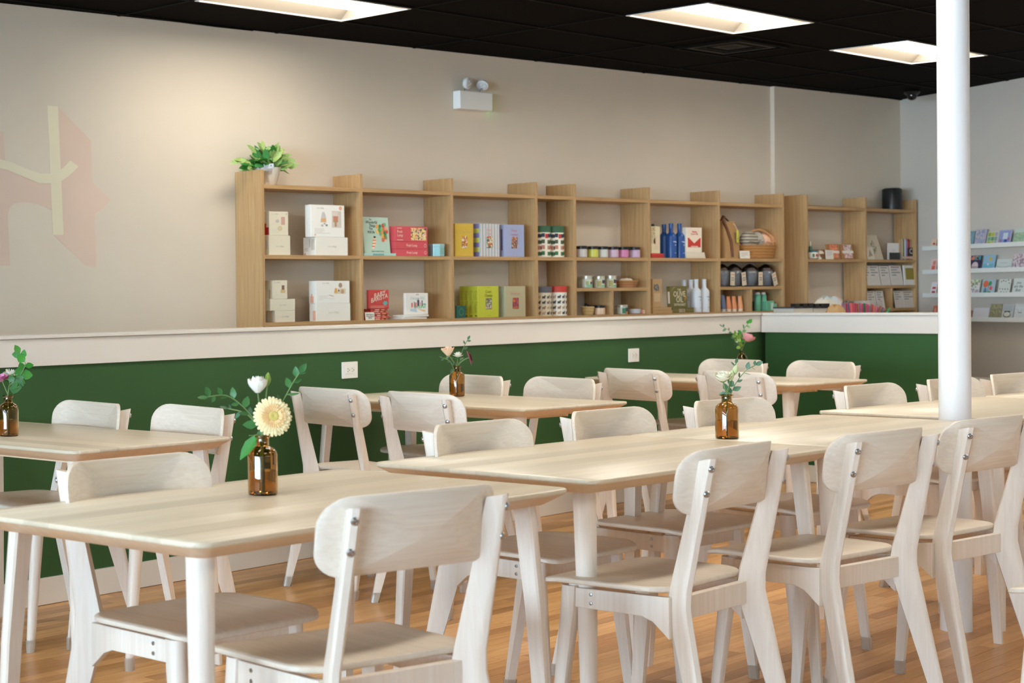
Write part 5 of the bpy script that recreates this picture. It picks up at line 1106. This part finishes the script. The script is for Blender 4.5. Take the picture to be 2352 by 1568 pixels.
sprig(v3, 'thin leafy twig rising right of the white spiky bloom', [(1054, 840), (1062, 805), (1074, 780)], [.02, .02, .02], .006, G2, .022, 7); sprig(v3, 'low leafy twig left of the peach rose', [(1044, 850), (1034, 830), (1018, 822)], [-.01, -.02, -.02], .006, G2, .02, 6)
# far corner table
v4 = vase(1704, 853, 'brown glass bottle vase with a pink rose on the far corner table', BOT2)
t, h, _ = flower(v4, 'pink_rose', 'pink rose in the far corner vase', 'flower', 1713, 778, -.01, -.006, .0024); m = MB(); cup_petals(m, h-Vector((0, 0, .012)), Vector((.45, -.1, 1)), [(3, .012, .042, .002, -.002), (4, .023, .046, 0, -.004), (5, .033, .046, -.002, .0), (6, .040, .040, -.004, .008)], 12); head_part(t, 'bloom', m, PNK); m = MB(); petal_ring(m, h-Vector((0, 0, .014)), Vector((0, 0, 1)), 5, .002, .026, .006, -.006, 0); head_part(t, 'calyx', m, G4)
sprig(v4, 'thin eucalyptus twig reaching left from the far corner vase', [(1694, 790), (1682, 765), (1660, 750)], [0, 0, 0], .005, G2, .026, 9); sprig(v4, 'leafy sprig at the top of the far corner vase', [(1702, 780), (1706, 760), (1719, 742)], [-.03, -.03, -.03], -.004, G3, .03, 8, .34); sprig(v4, 'bright leafy sprig at the front of the far corner vase', [(1700, 795), (1694, 782), (1690, 770)], [-.04, -.04, -.04], .003, G4, .03, 9, .32)
t, h, _ = flower(v4, 'chrysanthemum', 'small white bloom low in the far corner vase', 'flower', 1692, 782, -.03, .004, .0016); m = MB(); petal_ring(m, h, CAMD(h), 12, .002, .012, .003, .004, 0); petal_ring(m, h, CAMD(h), 8, .001, .007, .003, .006, .001); head_part(t, 'bloom', m, WHT)
# left edge table
v5 = vase(20, 1000, 'brown glass bottle vase at the left picture edge')
t, h, _ = flower(v5, 'chrysanthemum', 'white and pink bloom in the left edge vase', 'flower', 24, 862, -.01, .006, .0024); m = MB(); petal_ring(m, h, Vector((0, -.2, 1)), 22, .002, .030, .0032, .008, 0, 0, .08); petal_ring(m, h, Vector((0, -.2, 1)), 16, .002, .022, .003, .016, .003, .1, .08, 2); head_part(t, 'bloom', m, WHT); m = MB(); petal_ring(m, h-Vector((0, 0, .004)), Vector((0, 0, 1)), 6, .002, .022, .005, -.006, -.004); head_part(t, 'calyx', m, G3)
t, h, _ = flower(v5, 'pink_carnation', 'pink bloom behind the white bloom at the left picture edge', 'flower', 2, 868, .0, -.006, .0022); m = MB(); cup_petals(m, h-Vector((0, 0, .01)), Vector((-.2, -.2, 1)), [(4, .010, .020, .002, .003), (6, .018, .022, 0, .008), (7, .022, .018, -.002, .012)], 14); head_part(t, 'bloom', m, LPK)
sprig(v5, 'green sprig of round leaves curling up right at the left picture edge', [(28, 880), (46, 862), (58, 835), (46, 812)], [-.02, -.02, -.02, -.02], .004, G3, .034, 10, .36); sprig(v5, 'low green leaves above the left edge bottle', [(22, 885), (34, 876)], [-.03, -.03], -.004, G1, .034, 5, .36)

# ================================================================ potted plant on the bookcase
yy = YF+.11; X = atY(614, 400, yy).x
t = thing('potted_plant', 'leafy green and yellow potted plant on top of the bookcase', 'plant', (X, yy, ZT+.0005))
zp = atY(614, 386, yy).z-ZT
m, nt, bb = nodes('ribbed_pot'); bb.inputs['Base Color'].default_value = lin((222, 216, 204)); bb.inputs['Roughness'].default_value = .6
n = 48; secs = []
for k in range(13):
    z = zp*k/12; r = .044+.034*(k/12)**.8; secs.append([(r*(1+.025*sin(12*a+k*.5))*cos(a), r*(1+.025*sin(12*a+k*.5))*sin(a), z) for a in [2*pi*i/n for i in range(n)]])
secs.append([(x*.9, y*.9, zp-.002) for x, y, z in secs[-1]]); secs.append([(x*.8, y*.8, zp-.03) for x, y, z in secs[-2]]); obj('pot', MB().loft(secs), m, t, smooth=60)
obj('soil', MB().lathe([(.052, zp-.032), (.045, zp-.022), (.01, zp-.018)], 20), pm((60, 44, 32), .9), t)
g = obj('tag', MB().box(-.085, -.012, -.082, -.078, zp-.005, zp+.022).xf(Matrix.Rotation(-.1, 4, 'Y')), pm((206, 220, 236), .4), t); obj('tag_hole', MB().lathe([(.004, 0), (.004, .001)], 10).xf(Matrix.Translation((-.045, -.0825, zp+.006)) @ Matrix.Rotation(pi/2, 4, 'X')), INK, g)
VAR = leaf_mat('leaf_variegated', (84, 160, 74), (214, 222, 150), 3); VAR2 = leaf_mat('leaf_dark', (50, 134, 78), (96, 170, 92), 3); VAR3 = leaf_mat('leaf_pale', (150, 192, 96), (222, 226, 160), 3)
rnd = random.Random(21)
for k in range(150):
    an = rnd.uniform(0, 2*pi); el = rnd.uniform(-.15, 1.35); rr = rnd.uniform(.02, .13); d = Vector((cos(an)*cos(el)*1.25, sin(an)*cos(el)*.7, sin(el)*.8))
    b0 = t.location+Vector((0, 0, zp+.0))+d*rr*.9; L = rnd.uniform(.045, .085); dr = (d+Vector((rnd.uniform(-.4, .4), rnd.uniform(-.4, .2), rnd.uniform(-.35, .35)))).normalized()
    if b0.y+dr.y*L > YB-.01: continue
    leaf(t, b0, b0+dr*L, rnd.choice((VAR, VAR, VAR2, VAR3, VAR3, G3)), rnd.choice((.26, .32)), rnd.choice((-.25, -.15)), rnd.uniform(-.6, .6))
    if k % 6 == 0: obj('stalk', MB().tube([Vector((0, 0, zp-.025)), (b0-t.location)*.6+Vector((0, 0, zp*.35)), b0-t.location], .0015, 5), G3, t)
for x0, y0, x1, y1 in ((566, 366, 532, 368), (575, 372, 545, 360), (640, 372, 667, 382), (630, 366, 664, 372), (606, 345, 604, 322), (590, 352, 572, 330)):
    leaf(t, atY(x0, y0, yy-.03), atY(x1, y1, yy-.04), rnd.choice((VAR, VAR3)), .26, -.2, .3)
    obj('stalk', MB().tube([Vector((0, 0, zp-.02)), atY(x0, y0, yy-.03)-t.location], .0015, 5), G3, t)
finish_text()
